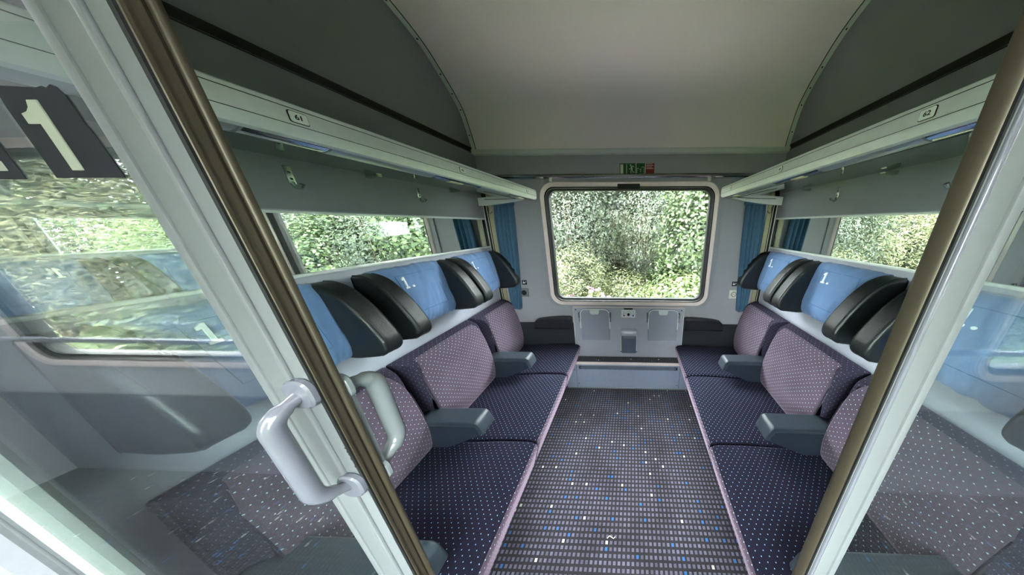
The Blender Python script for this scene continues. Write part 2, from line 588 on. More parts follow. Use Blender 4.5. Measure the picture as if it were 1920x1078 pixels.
def text(name, s, size, mat, parent, loc, right, up, extrude=0.0004, align='CENTER', off=None):
    off = L(parent) if off is None else off
    cu = bpy.data.curves.new('t', 'FONT')
    cu.body = s; cu.size = size; cu.align_x = align; cu.align_y = 'CENTER'; cu.extrude = extrude; cu.offset = size * 0.022
    cu.resolution_u = 3
    to = bpy.data.objects.new('t', cu)
    COL.objects.link(to)
    bpy.context.view_layer.update()
    me = bpy.data.meshes.new_from_object(to.evaluated_get(bpy.context.evaluated_depsgraph_get()))
    bpy.data.objects.remove(to); bpy.data.curves.remove(cu)
    r = Vector(right).normalized(); u = Vector(up).normalized(); n = r.cross(u)
    mt = Matrix((r, u, n)).transposed().to_4x4()
    mt.translation = Vector(loc) - Vector(off)
    me.transform(mt)
    me.materials.clear()
    me.name = name
    return link(name, me, mat, parent)

def struct(o):
    o['kind'] = 'structure'
    return o

HW = 1.19           # half distance between the two seat walls
YF, YD = 1.80, 0.20  # window wall, door plane

# ================================================================== SETTING
struct(box('floor', -HW - 0.04, HW + 0.04, YD, YF + 0.06, -0.04, 0.0, M['carpet']))
struct(box('floor_corridor', -4.6, 4.6, -0.56, YD, -0.04, 0.0, M['carpetdark']))

walls = {}
for sx, side in ((-1, 'left'), (1, 'right')):
    xs = sorted((sx * HW, sx * (HW + 0.04)))
    w = struct(box('wall_' + side, *xs, YD + 0.03, YF, 0.0, 2.78, M['wall']))
    walls[side] = w
    xs = sorted((sx * (HW - 0.005), sx * HW))
    u = box('upper_wall', *xs, YD + 0.03, YF, 1.617, 2.78, M['upper'], w)  # upper wall drawn as a thin layer in a darker grey
    u['label'] = 'darker grey upper part of the wall'
    xs = sorted((sx * (HW - 0.007), sx * (HW - 0.0045)))
    st = box('shadow_groove', *xs, YD + 0.03, YF, 2.092, 2.122, M['darkgap'], w)
    st['label'] = 'black groove along the wall'
    xs = sorted((sx * (HW - 0.007), sx * (HW - 0.0045)))
    box('groove_edge', *xs, YD + 0.03, YF, 2.086, 2.090, M['darkgap'], w)

# window wall with its rounded opening
WX, WZ = 0.008, 1.369
outer = [(x, YF, z) for x, z in rr(0, 1.37, HW + 0.04, 1.41, 0.0001)]
hole = rr(WX, WZ, 0.712, 0.515, 0.11)
wl = [outer, [(x, YF, z) for x, z in hole], [(x, YF + 0.07, z) for x, z in hole], [(x, YF + 0.07, z) for x, _, z in outer]]
ww = struct(loft('wall_window', wl, M['farwall'], None, True, False, 30))

# vaulted ceiling: profile in Y,Z
ARC = [(1.790, 2.088), (1.775, 2.17), (1.735, 2.315), (1.685, 2.39), (1.625, 2.452), (1.51, 2.548), (1.38, 2.607), (1.2, 2.66), (1.0, 2.69), (0.6, 2.71), (0.17, 2.715)]
def spline(pts, n):
    out = []
    for i in range(len(pts) - 1):
        p0, p1, p2, p3 = pts[max(i - 1, 0)], pts[i], pts[i + 1], pts[min(i + 2, len(pts) - 1)]
        for k in range(n):
            t = k / n
            out.append(tuple(0.5 * (2 * p1[j] + (p2[j] - p0[j]) * t + (2 * p0[j] - 5 * p1[j] + 4 * p2[j] - p3[j]) * t * t + (3 * p1[j] - p0[j] - 3 * p2[j] + p3[j]) * t ** 3) for j in range(len(p1))))
    out.append(tuple(pts[-1]))
    return out
AS = spline(ARC, 5)
ceil_prof = AS + [(0.17, 2.80), (1.84, 2.80), (1.84, 2.088)]
struct(prism('ceiling', ceil_prof, -HW - 0.04, HW + 0.04, M['ceil'], None, 'x', 25))
# trims along the vault edges with screws
def arc_strip(sx, w, t, name, mat, inset=0.0, parent=None):
    verts, faces = [], []
    x0, x1 = sx * (HW - 0.006 - inset), sx * (HW - 0.006 - inset - w)
    for i, (y, z) in enumerate(AS):
        a = AS[max(i - 1, 0)]; b = AS[min(i + 1, len(AS) - 1)]
        d = Vector((0, b[0] - a[0], b[1] - a[1])).normalized()
        n = Vector((0, -d.z, d.y))
        if n.z > 0: n = -n
        for x in (x0, x1):
            verts.append((x, y, z)); verts.append((x, y + n.y * t, z + n.z * t))
    for i in range(len(AS) - 1):
        a, b = i * 4, i * 4 + 4
        faces += [(a, a + 1, b + 1, b), (a + 1, a + 3, b + 3, b + 1), (a + 3, a + 2, b + 2, b + 3), (a + 2, a, b, b + 2)]
    faces += [(0, 1, 3, 2), tuple(len(verts) - 4 + k for k in (0, 1, 3, 2))]
    return mesh(name, verts, faces, mat, parent, 40)
k_ = 1
for sx in (-1, 1):
    t = struct(arc_strip(sx, 0.030, 0.004, 'trim_%d' % k_, M['trimgrey'])); k_ += 1
    arc_strip(sx, 0.002, 0.005, 'edge_seam', M['darkgap'], 0.030, t)
    for i in (1, 6, 11, 16, 21, 26, 31):
        y, z = AS[i]
        a, b = AS[i - 1], AS[i + 1]
        d = Vector((0, b[0] - a[0], b[1] - a[1])).normalized(); n = Vector((0, -d.z, d.y))
        if n.z > 0: n = -n
        cyl('screw', Vector((sx * (HW - 0.021), y, z)) + n * 0.005, n, 0.0042, 0.003, M['darkgap'], t, 8)
# cornice under the vault, and the metal rail above the window
tr = struct(prism('trim_3', [(1.80, 2.112), (1.772, 2.108), (1.768, 2.098), (1.778, 2.078), (1.80, 2.072)], -HW + 0.006, HW - 0.006, M['trimgrey'], None, 'x'))
tr = struct(prism('trim_4', [(1.80, 1.945), (1.790, 1.944), (1.782, 1.938), (1.782, 1.932), (1.774, 1.928), (1.772, 1.918), (1.778, 1.910), (1.80, 1.906)], -HW + 0.006, HW - 0.006, M['chrome'], None, 'x', 30))
tr['label'] = 'shiny metal rail above the window'
for x in (-0.60, 0.625):
    box('curtain_stop', x - 0.012, x + 0.012, 1.768, 1.79, 1.885, 1.912, M['ivory'], tr, 0.003)
# frieze seam and dark lower wall band beside the console
for sx in (-1, 1):
    xs = sorted((sx * 0.52, sx * (HW - 0.01)))
    o = box('kick_panel', *xs, YF - 0.012, YF, 0.0, 0.665, M['kick'], ww)
    o['label'] = 'dark panel below the window wall'
    xs = sorted((sx * (HW - 0.04), sx * (HW - 0.002)))
    box('corner_gap', *xs, YF - 0.006, YF - 0.001, 0.66, 1.9, M['darkgap'], ww)
    xs = sorted((sx * (HW - 0.075), sx * (HW - 0.042)))
    box('corner_strip', *xs, YF - 0.010, YF - 0.001, 0.66, 1.9, M['beige'], ww)
    for dx in (0.010, 0.034):
        tube('corner_cord', [(sx * (HW - dx), YF - 0.014, 0.9), (sx * (HW - dx), YF - 0.014, 1.76)], 0.0022, M['ivory'], ww, 6)

# ---- windows
def make_window(name, cx, cz, y, s, label, hw=0.712, hh=0.515, detail=True):
    """s: +1 when the room lies at smaller Y, -1 otherwise"""
    root = empty(name, (cx, y, cz - hh), label, None, kind='structure')
    def Y(d): return y - s * d
    ring_y('flange', [(cx, cz, hw + 0.038, hh + 0.034, 0.145, Y(0.0)), (cx, cz, hw + 0.034, hh + 0.030, 0.141, Y(0.010)), (cx, cz, hw, hh, 0.112, Y(0.016)), (cx, cz, hw, hh, 0.112, Y(0.0))], M['farwall'], root)
    b = ring_y('frame', [(cx, cz, hw, hh, 0.11, Y(-0.01)), (cx, cz, hw, hh, 0.11, Y(0.020)), (cx, cz, hw - 0.006, hh - 0.006, 0.105, Y(0.026)), (cx, cz, hw - 0.034, hh - 0.034, 0.082, Y(0.020)), (cx, cz, hw - 0.034, hh - 0.034, 0.082, Y(-0.01))], M['rosy'], root)
    b['label'] = 'pinkish rounded window frame'
    g = ring_y('gasket', [(cx, cz, hw - 0.031, hh - 0.031, 0.085, Y(0.014)), (cx, cz, hw - 0.042, hh - 0.042, 0.078, Y(0.018)), (cx, cz, hw - 0.050, hh - 0.046, 0.072, Y(0.008)), (cx, cz, hw - 0.064, hh - 0.060, 0.066, Y(0.0)), (cx, cz, hw - 0.064, hh - 0.060, 0.066, Y(-0.04)), (cx, cz, hw - 0.026, hh - 0.026, 0.085, Y(-0.04))], M['black'], root)
    g['label'] = 'black rubber gasket'
    p = plate_y('pane', cx, cz, hw - 0.060, hh - 0.058, 0.066, Y(-0.018), Y(-0.024), M['glass'], root)
    return root
w1 = make_window('window_1', WX, WZ, YF, 1, 'large rounded compartment window looking onto green shrubs')
lb = plate_y('emergency_label', WX, 1.852, 0.088, 0.024, 0.012, YF - 0.024, YF - 0.016, M['black'], w1, 0.002)
plate_y('red_field', WX, 1.850, 0.074, 0.013, 0.006, YF - 0.0262, YF - 0.024, M['redlabel'], lb)

# ---- corridor behind the camera
YC = -0.50
k_ = 2
for i, cx in enumerate((-2.45, 0.0, 2.45)):
    hw2 = 1.225
    o_ = [(x, YC, z) for x, z in rr(cx, 1.12, hw2, 1.12, 0.0001)]
    h_ = rr(cx, 1.36, 0.75, 0.53, 0.11)
    o = struct(loft('wall_corridor_%d' % (i + 1), [o_, [(x, YC, z) for x, z in h_], [(x, YC - 0.06, z) for x, z in h_], [(x, YC - 0.06, z) for x, _, z in o_]], M['corrwall'], None, True, False, 30))
    box('lower_panel', cx - hw2, cx + hw2, YC, YC + 0.012, 0.0, 0.62, M['corrlow'], o)
    make_window('window_%d' % k_, cx, 1.36, YC, -1, ('corridor window reflected in the left door glass', 'corridor window facing the open compartment door', 'corridor window reflected in the right glass panel')[i], 0.75, 0.53)
    k_ += 1
hr = empty('handrail', (0, YC + 0.06, 1.02), 'white rail across the corridor windows, reflected in the glass', 'handrail')
tube('rail', [(-3.6, YC + 0.07, 1.02), (3.6, YC + 0.07, 1.02)], 0.013, M['handle'], hr)
for x in (-3.4, -1.2, 1.2, 3.4):
    tube('bracket', [(x, YC, 1.02), (x, YC + 0.07, 1.02)], 0.009, M['handle'], hr, 8)
struct(box('ceiling_corridor', -4.6, 4.6, YC - 0.06, YD - 0.03, 2.24, 2.30, M['ceil']))
struct(box('wall_corridor_end_left', -3.72, -3.675, YC, YD, 0, 2.24, M['corrwall']))
struct(box('wall_corridor_end_right', 3.675, 3.72, YC, YD, 0, 2.24, M['corrwall']))
for sx, side in ((-1, 'left'), (1, 'right')):
    xs = sorted((sx * (HW + 0.0), sx * 3.675))
    struct(box('wall_corridor_inner_' + side, *xs, YD, YD + 0.03, 0, 2.24, M['corrwall']))
struct(box('wall_door_header', -HW - 0.04, HW + 0.04, YD, YD + 0.03, 2.02, 2.80, M['upper']))

# ================================================================== SLIDING DOOR (left, slid open)
DX1, DX0 = -0.343, -1.09      # leading edge, trailing edge
dr = empty('sliding_door', ((DX0 + DX1) / 2, YD, 0.0), 'white framed glass sliding door with a numeral 1 sticker, slid open', 'door')
ZT = 1.98
box('leading_stile', -0.405, DX1 - 0.0035, YD, YD + 0.022, 0.03, ZT, M['doorwhite'], dr, 0.003)
box('stile_bead', -0.372, -0.366, YD - 0.0035, YD + 0.001, 0.03, ZT, M['doorwhite'], dr, 0.0015)
box('glazing_bead', -0.413, -0.402, YD - 0.002, YD + 0.024, 0.10, ZT, M['doorwhite'], dr, 0.002)
e = prism('edge_profile', [(DX1 - 0.006, YD + 0.0005), (DX1 + 0.0005, YD + 0.0005), (DX1 + 0.0012, YD + 0.0012), (DX1 + 0.0012, YD + 0.0034), (DX1 - 0.0012, YD + 0.0046), (DX1 - 0.0012, YD + 0.0122), (DX1 - 0.006, YD + 0.0122)], 0.03, ZT, M['bronze'], dr, 'z')
e['label'] = 'bronze edge profile with a groove'
box('edge_groove', DX1 - 0.005, DX1 - 0.0022, YD + 0.0122, YD + 0.0146, 0.03, ZT, M['bronzedark'], dr)
lp = [(DX1 - 0.006, YD + 0.0146)] + [(DX1 - 0.003 + 0.0036 * math.sin(a), YD + 0.0184 - 0.0038 * math.cos(a)) for a in [PI * k / 8 for k in range(9)]] + [(DX1 - 0.006, YD + 0.0222)]
prism('edge_lip', lp, 0.03, ZT, M['bronze'], dr, 'z', 60)
box('edge_gasket', DX1 - 0.0035, DX1 + 0.0006, YD - 0.0012, YD + 0.0008, 0.03, ZT, M['black'], dr)
box('trailing_stile', DX0, -1.012, YD, YD + 0.026, 0.03, ZT, M['doorwhite'], dr, 0.003)
box('stile_bead', -1.047, -1.041, YD - 0.0035, YD + 0.001, 0.03, ZT, M['doorwhite'], dr, 0.0015)
box('glazing_bead', -1.016, -1.004, YD - 0.002, YD + 0.024, 0.10, ZT, M['alulight'], dr, 0.002)
box('bottom_rail', DX0, DX1, YD, YD + 0.026, 0.015, 0.30, M['doorwhite'], dr, 0.003)
box('top_rail', DX0, DX1, YD, YD + 0.026, ZT - 0.02, ZT + 0.03, M['doorwhite'], dr, 0.003)
box('pane', -1.014, -0.404, YD + 0.001, YD + 0.006, 0.30, ZT - 0.02, M['doorglass'], dr)

def d_handle(name, s, mat, parent, xm, z0, z1, reach, r, label):
    """D-shaped pull; s=-1 towards the corridor, +1 into the compartment"""
    ys = YD if s < 0 else YD + 0.022
    pts = smoothpath([(xm, ys, z1), (xm - 0.003, ys + s * reach, z1 - 0.014), (xm - 0.003, ys + s * reach, z0 + 0.018), (xm, ys, z0)], 0.018, 7)
    h = tube(name, pts, [r * (0.8 if (i < 2 or i > len(pts) - 3) else 1.0) for i in range(len(pts))], mat, parent, 16)
    h['label'] = label
    for z in (z0, z1):
        b = plate_y('handle_rose', xm + 0.002, z, 0.0170, 0.0205, 0.0145, ys - s * 0.0005, ys + s * 0.008, mat, parent, 0.002)
    return h
d_handle('outer_handle', -1, M['handle'], dr, -0.362, 1.202, 1.366, 0.031, 0.0092, 'white curved pull handle')
d_handle('inner_handle', 1, M['handlegrey'], dr, -0.362, 1.188, 1.350, 0.042, 0.0115, 'grey pull handle on the inside')
for cx_, cz_, w_ in ((-0.3492, 1.270, 0.0016), (-0.3484, 1.263, 0.0020), (-0.3488, 1.258, 0.0012), (-0.3484, 1.249, 0.0022), (-0.3486, 1.234, 0.0018)):
    prism('paint_chip', [(cx_ - w_ * 0.6, cz_ - w_), (cx_ + w_ * 0.7, cz_ - w_ * 0.7), (cx_ + w_ * 0.8, cz_ + w_ * 0.8), (cx_, cz_ + w_ * 0.5), (cx_ - w_ * 0.5, cz_ + w_ * 1.1)], YD - 0.0003, YD + 0.0002, M['bronzedark'], dr, 'y')
box('inner_handle_plate', -0.376, -0.348, YD + 0.0215, YD + 0.030, 1.178, 1.360, M['handlegrey'], dr, 0.003)
# sticker
ys = YD + 0.001
pts = [(-0.4905, 1.6065), (-0.4235, 1.6065), (-0.4232, 1.609), (-0.4265, 1.642), (-0.4285, 1.648), (-0.430, 1.668), (-0.434, 1.6745), (-0.4375, 1.676), (-0.443, 1.6735), (-0.446, 1.675), (-0.452, 1.674), (-0.4885, 1.676), (-0.4905, 1.660)]
sk = prism('numeral_sticker', pts, ys - 0.0006, ys, M['navy'], dr, 'y')
sk['label'] = 'torn navy sticker with a white numeral 1'
one = [(-0.468, 1.6125), (-0.4575, 1.6125), (-0.4575, 1.6655), (-0.4665, 1.6655), (-0.4690, 1.6605), (-0.4730, 1.6575), (-0.4790, 1.6560), (-0.4790, 1.6485), (-0.468, 1.6485)]
prism('numeral_one', one, ys - 0.0012, ys - 0.0006, M['cream'], sk, 'y', off=L(dr))
sk2 = prism('letter_sticker', [(-0.585, 1.6055), (-0.522, 1.6055), (-0.5225, 1.630), (-0.524, 1.674), (-0.585, 1.675)], ys - 0.0006, ys, M['navy'], dr, 'y')
sk2['label'] = 'navy sticker cut off by the picture edge'
prism('white_stroke', [(-0.580, 1.6125), (-0.533, 1.6125), (-0.533, 1.6205), (-0.569, 1.6205), (-0.569, 1.6655), (-0.580, 1.6655)], ys - 0.0012, ys - 0.0006, M['cream'], sk2, 'y', off=L(dr))

# fixed left partition stile at the wall, floor sill and fixed right partition
box_l = empty('door_jamb', (-1.15, YD, 0), 'white door jamb against the left wall behind the sliding door', 'door frame')
box('jamb_post', -HW, -1.115, YD + 0.03, YD + 0.055, 0, 2.02, M['doorwhite'], box_l, 0.003)
gp = empty('glass_partition', (0.75, YD, 0), 'fixed glass partition with white post and bronze edge right of the doorway', 'partition')
box('post', 0.3362, 0.376, YD, YD + 0.018, 0.0, 2.02, M['doorwhite'], gp, 0.003)
box('post_bead', 0.3395, 0.3445, YD - 0.003, YD + 0.001, 0.0, 2.02, M['handle'], gp, 0.0015)
box('glazing_bead', 0.368, 0.378, YD - 0.0025, YD + 0.018, 0.1, 2.02, M['doorwhite'], gp, 0.002)
ep = [(0.3365, YD + 0.0002)] + [(0.3365 - 0.0040 * math.sin(a) ** 0.7, YD + 0.0086 - 0.0084 * math.cos(a)) for a in [PI * k / 12 for k in range(1, 12)]] + [(0.3365, YD + 0.0172)]
e = prism('edge_profile', ep, 0.0, 2.02, M['bronze'], gp, 'z', 50)
e['label'] = 'rounded bronze edge profile'
box('edge_gasket', 0.3345, 0.3368, YD - 0.001, YD + 0.0015, 0.0, 2.02, M['black'], gp)
box('bottom_rail', 0.375, HW - 0.002, YD, YD + 0.03, 0.0, 0.30, M['doorwhite'], gp, 0.003)
box('wall_post', 1.14, HW - 0.002, YD, YD + 0.03, 0.30, 2.02, M['doorwhite'], gp, 0.003)
box('pane', 0.374, 1.142, YD + 0.002, YD + 0.007, 0.30, 2.02, M['doorglass'], gp)

# ================================================================== MIRRORS
for sx, nm in ((-1, 'left'), (1, 'right')):
    r = empty('wall_mirror', (sx * HW, 1.0, 1.38), 'long mirror band on the %s wall above the headrests' % nm, 'mirror', 'mirror bands above the seats')
    xs = sorted((sx * HW, sx * (HW - 0.004)))
    box('mirror_pane', *xs, YD + 0.06, 1.772, 1.388, 1.604, M['mirror'], r)
    xs = sorted((sx * HW, sx * (HW - 0.009)))
    box('upper_trim', *xs, YD + 0.06, 1.775, 1.603, 1.613, M['alulight'], r, 0.002)
    xs = sorted((sx * HW, sx * (HW - 0.014)))
    box('lower_trim', *xs, YD + 0.06, 1.775, 1.378, 1.389, M['alulight'], r, 0.002)
    xs = sorted((sx * HW, sx * (HW - 0.008)))
    box('end_trim', *xs, 1.770, 1.776, 1.38, 1.61, M['black'], r)

# ================================================================== LUGGAGE RACKS
def make_rack(sx, nums):
    nm = 'left' if sx < 0 else 'right'
    dz = 0.0 if sx < 0 else 0.012
    root = empty('luggage_rack', (sx * 0.95, 1.03, 1.74), '%s luggage rack with glass shelf and seat numbers %s, %s and %s' % (nm, *nums), 'rack', 'luggage racks over the seats')
    Y0, Y1 = YD + 0.04, 1.762
    X = lambda d: sx * d
    fa = [(0.728, 1.826), (0.722, 1.822), (0.7195, 1.814), (0.719, 1.782), (0.7205, 1.767), (0.726, 1.756), (0.736, 1.752), (0.75, 1.756), (0.75, 1.822)]
    f = prism('fascia', [(X(a), b + dz) for a, b in fa], Y0, Y1, M['alulight'], root, 'y', 30)
    # fine lines along the fascia
    box('fascia_seam', *sorted((X(0.7186), X(0.7200))), Y0, Y1, 1.8125 + dz, 1.8137 + dz, M['darkgap'], f, off=L(root))
    box('fascia_seam', *sorted((X(0.7186), X(0.7200))), Y0, Y1, 1.7790 + dz, 1.7802 + dz, M['darkgap'], f, off=L(root))
    lt = [(0.7365, 1.7535), (0.748, 1.7475), (0.762, 1.7445), (0.776, 1.7455), (0.782, 1.7495), (0.782, 1.757), (0.745, 1.758)]
    yy = [Y0, 0.47, 0.60, 0.90, 1.16, 1.42, Y1]
    for i in range(len(yy) - 1):
        prism('lamp_strip', [(X(a), b + dz) for a, b in lt], yy[i] + 0.003, yy[i + 1] - 0.003, M['chrome'] if i % 2 else M['alu'], root, 'y', 40)
    for y in yy[1:-1]:
        prism('strip_joint', [(X(a * 1.0005), b + dz) for a, b in lt], y - 0.003, y + 0.003, M['sockgrey'], root, 'y')
    for y in (1.02, 1.585):
        o = box('lamp_lens', *sorted((X(0.750), X(0.776))), y - 0.035, y + 0.035, 1.7432 + dz, 1.750 + dz, M['lens'], root, 0.003)
    sh = [(0.785, 1.752), (HW - 0.006, 1.789), (HW - 0.006, 1.795), (0.785, 1.758)]
    s = prism('glass_shelf', [(X(a), b + dz * 0.5) for a, b in sh], Y0, Y1 - 0.02, M['shelfglass'], root, 'y')
    s['label'] = 'green tinted glass shelf'
    box('shelf_edge', *sorted((X(0.781), X(0.790))), Y0, Y1, 1.749 + dz, 1.7605 + dz, M['alu'], root, 0.002)
    for y in (0.58, 1.04, 1.5):
        o = prism('shelf_bracket', [(X(HW - 0.005), 1.788), (X(HW - 0.06), 1.783), (X(HW - 0.06), 1.778), (X(HW - 0.03), 1.777), (X(HW - 0.005), 1.772)], y - 0.010, y + 0.010, M['steel'], root, 'y')
    # bow shaped end board in the corner
    bo = []
    for k in range(13):
        t = k / 12
        bo.append((HW - 0.006 - t * 0.43, 1.708 + 0.058 * t ** 1.6))
    to = [(HW - 0.006 - (1 - k / 12) * 0.43, 1.766 + 0.012 * math.sin(PI * (1 - k / 12))) for k in range(13)]
    e = prism('end_board', [(X(a), b) for a, b in bo + to], 1.742, 1.760, M['trimgrey'], root, 'y')
    prism('end_board_groove', [(X(HW - 0.06 - t * 0.30), 1.754 + 0.010 * t * t + 0.002) for t in [k / 8 for k in range(9)]] + [(X(HW - 0.06 - (1 - t) * 0.30), 1.750 + 0.010 * (1 - t) ** 2 + 0.002) for t in [k / 8 for k in range(9)]], 1.7405, 1.743, M['darkgap'], e, 'y', off=L(root))
    # seat number plates
    ycs = (0.545, 1.02, 1.62) if sx < 0 else (0.590, 1.09, 1.60)
    for n, yc in zip(nums, ycs):
        loops = []
        for d, g in ((0.7197, 0), (0.7180, 0), (0.7176, 0.001)):
            loops.append([(X(d), y, z + dz) for y, z in rr(yc, 1.7965, 0.0150 - g, 0.0118 - g, 0.004, 4)])
        b = loft('number_plate_rim', loops, M['ink'], root, False, True)
        loops = [[(X(d), y, z + dz) for y, z in rr(yc, 1.7965, 0.0137, 0.0105, 0.0032, 4)] for d in (0.7178, 0.7168)]
        p = loft('number_plate', loops, M['number'], root, False, True)
        text('number', n, 0.0135, M['ink'], p, (X(0.7167), yc, 1.7965 + dz), (0, -sx, 0), (0, 0, 1), 0.0002, off=L(root))
    return root
make_rack(-1, ('61', '63', '65'))
make_rack(1, ('62', '64', '66'))

# ================================================================== COAT HOOKS
def coat_hook(sx, y, z, label):
    r = empty('coat_hook', (sx * (HW - 0.005), y, z), label, 'hook', 'steel coat hooks on the walls')
    X = lambda d: sx * (HW - 0.005 - d)
    box('back_plate', *sorted((X(0.0), X(0.004))), y - 0.009, y + 0.009, z - 0.045, z + 0.015, M['steel'], r, 0.0015)
    for k in (-0.006, -0.028):
        cyl('screw', (X(0.0042), y, z + k), (1, 0, 0), 0.0035, 0.002, M['ink'], r, 8)
    tube('prong', smoothpath([(X(0.002), y, z - 0.038), (X(0.006), y, z - 0.058), (X(0.026), y, z - 0.058), (X(0.036), y, z - 0.046)], 0.012, 4), [0.0055] * 11 + [0.0065], M['steel'], r, 8)
coat_hook(-1, 0.795, 1.750, 'steel coat hook on the left wall below number 61')
coat_hook(-1, 1.262, 1.750, 'steel coat hook on the left wall nearer the window')
coat_hook(1, 1.290, 1.750, 'steel coat hook on the right wall above the mirror')
coat_hook(1, 0.838, 1.750, 'steel coat hook on the right wall, half hidden by the door post')
for sx, nm in ((-1, 'left'), (1, 'right')):
    x = sx * 1.135
    o = tube('curtain_hook', smoothpath([(x, 1.78, 1.705), (x, 1.775, 1.665), (x - sx * 0.012, 1.765, 1.650), (x - sx * 0.030, 1.765, 1.655), (x - sx * 0.034, 1.765, 1.668)], 0.01, 4), 0.003, M['chrome'], None, 8)
    tag(o, 'small wire hook beside the %s curtain' % nm, 'hook', 'wire curtain hooks')

# ================================================================== CURTAINS
def curtain(sx, nm):
    nu, nv = 90, 26
    verts, faces = [], []
    for j in range(nv + 1):
        t = j / nv
        z = 1.716 - t * 0.90
        xo = 0.925 + 0.055 * t ** 1.3          # free edge
        xi = 1.075 + 0.035 * math.sin(t * PI) * (1 - t)
        for i in range(nu + 1):
            s = i / nu
            x = xo + (xi - xo) * s
            ph = s * 2 * PI * 4.6 + 0.5 * math.sin(3 * t + 2 * s)
            amp = 0.022 * (0.75 + 0.5 * math.sin(5.1 * s + 1.0)) * (1 - 0.2 * t)
            verts.append((sx * (x + 0.004 * math.cos(ph)), 1.766 + amp * math.sin(ph) - 0.004 * t, z))
    for j in range(nv):
        for i in range(nu):
            a = j * (nu + 1) + i
            faces.append((a, a + 1, a + nu + 2, a + nu + 1))
    r = empty('curtain', (sx * 1.0, 1.766, 0.816), 'blue curtain gathered in the %s corner beside the window' % nm, 'curtain', 'blue window curtains')
    o = mesh('cloth', verts, faces, M['curtain'], r, 0, L(r))
    md = o.modifiers.new('thickness', 'SOLIDIFY'); md.thickness = 0.003; md.offset = 0
    box('header_tape', *sorted((sx * 0.915, sx * 1.09)), 1.755, 1.778, 1.712, 1.735, M['curtain'], r, 0.003)
curtain(-1, 'left')
curtain(1, 'right')

# ================================================================== SEATS
# local frame: x = distance from the wall, y along the bench, z up; right-hand seats are turned by 180 degrees
SEATP = round_poly([(0.10, 0.295), (0.640, 0.262), (0.672, 0.268), (0.690, 0.290), (0.728, 0.425), (0.722, 0.452), (0.690, 0.462), (0.55, 0.462), (0.35, 0.448), (0.12, 0.440)], [0.01, 0.02, 0.02, 0.03, 0.02, 0.018, 0.02, 0.05, 0.05, 0.01], 4)
BACKP = round_poly([(0.055, 0.415), (0.165, 0.412), (0.197, 0.455), (0.212, 0.56), (0.204, 0.66), (0.180, 0.78), (0.160, 0.865), (0.138, 0.900), (0.06, 0.922), (0.030, 0.912), (0.030, 0.60)], [0.01, 0.03, 0.04, 0.08, 0.08, 0.08, 0.03, 0.03, 0.02, 0.01, 0.05], 5)
def offset_poly(P, d):
    K = len(P); out = []
    area = sum(P[i][0] * P[(i + 1) % K][1] - P[(i + 1) % K][0] * P[i][1] for i in range(K))
    sg = 1 if area > 0 else -1
    for i in range(K):
        a, b = P[(i - 1) % K], P[(i + 1) % K]
        t = Vector((b[0] - a[0], b[1] - a[1], 0)).normalized()
        out.append((P[i][0] + t.y * sg * d, P[i][1] - t.x * sg * d))
    return out
FRONT = [p for p in BACKP if (p[0] > 0.136 and p[1] < 0.905) or (p[0] > 0.085 and p[1] > 0.86)]
FRONT.sort(key=lambda p: (p[1], -p[0]))
_in = [(x - 0.026 if z < 0.85 else x - 0.012, min(z, 0.874)) for x, z in FRONT]
FRONTP = FRONT + _in[::-1]
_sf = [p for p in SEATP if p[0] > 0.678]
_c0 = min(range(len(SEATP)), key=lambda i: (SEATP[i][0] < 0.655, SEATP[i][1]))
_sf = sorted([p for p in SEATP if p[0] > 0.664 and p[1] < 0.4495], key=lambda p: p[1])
LITFACEP = [(x + 0.0068, z) for x, z in _sf] + [(x - 0.012, z) for x, z in _sf[::-1]]
WINGP = round_poly([(0.004, 1.350), (0.055, 1.349), (0.105, 1.325), (0.160, 1.262), (0.205, 1.185), (0.238, 1.112), (0.238, 1.066), (0.205, 1.042), (0.10, 1.030), (0.004, 1.035)], [0.005, 0.03, 0.05, 0.06, 0.06, 0.04, 0.03, 0.03, 0.02, 0.005], 5)
PADP = round_poly([(0.004, 1.345), (0.030, 1.344), (0.052, 1.318), (0.075, 1.215), (0.092, 1.110), (0.088, 1.062), (0.060, 1.044), (0.004, 1.046)], [0.004, 0.012, 0.03, 0.06, 0.04, 0.02, 0.02, 0.004], 4)
COVER = spline([(0.006, 1.353), (0.032, 1.351), (0.055, 1.326), (0.070, 1.265), (0.080, 1.215), (0.090, 1.160), (0.0975, 1.11), (0.096, 1.075), (0.084, 1.047), (0.060, 1.037), (0.030, 1.040)], 4)

def cover_mesh(seed):
    nu = 60
    rnd = random.Random(seed)
    verts, faces = [], []
    cum = [0.0]
    for i in range(1, len(COVER)):
        cum.append(cum[-1] + math.dist(COVER[i], COVER[i - 1]))
    T = cum[-1]
    for j, (x, z) in enumerate(COVER):
        a, b = COVER[max(j - 1, 0)], COVER[min(j + 1, len(COVER) - 1)]
        tx, tz = b[0] - a[0], b[1] - a[1]
        l = math.hypot(tx, tz)
        nx, nz = -tz / l, tx / l
        v = cum[j] / T
        hw = 0.172 - 0.022 * min(1.0, v * 1.8) + 0.006 * math.sin(6 * v + seed)
        for i in range(nu + 1):
            u = 2 * i / nu - 1
            y = u * hw
            p1 = Vector((y * 26 + seed * 7, v * 2.2, seed))
            w = 0.0042 * noise.noise(p1) + 0.0028 * noise.noise(Vector((y * 60 + v * 5, v * 5 + seed, 3.3 + seed)))
            edge = 0.004 * (1 - abs(u) ** 6)
            ends = 1.0 + 0.8 * (v > 0.75)
            h = w * ends + edge
            verts.append((x + nx * h, y, z + nz * h))
    for j in range(len(COVER) - 1):
        for i in range(nu):
            a = j * (nu + 1) + i
            faces.append((a, a + 1, a + nu + 2, a + nu + 1))
    return verts, faces

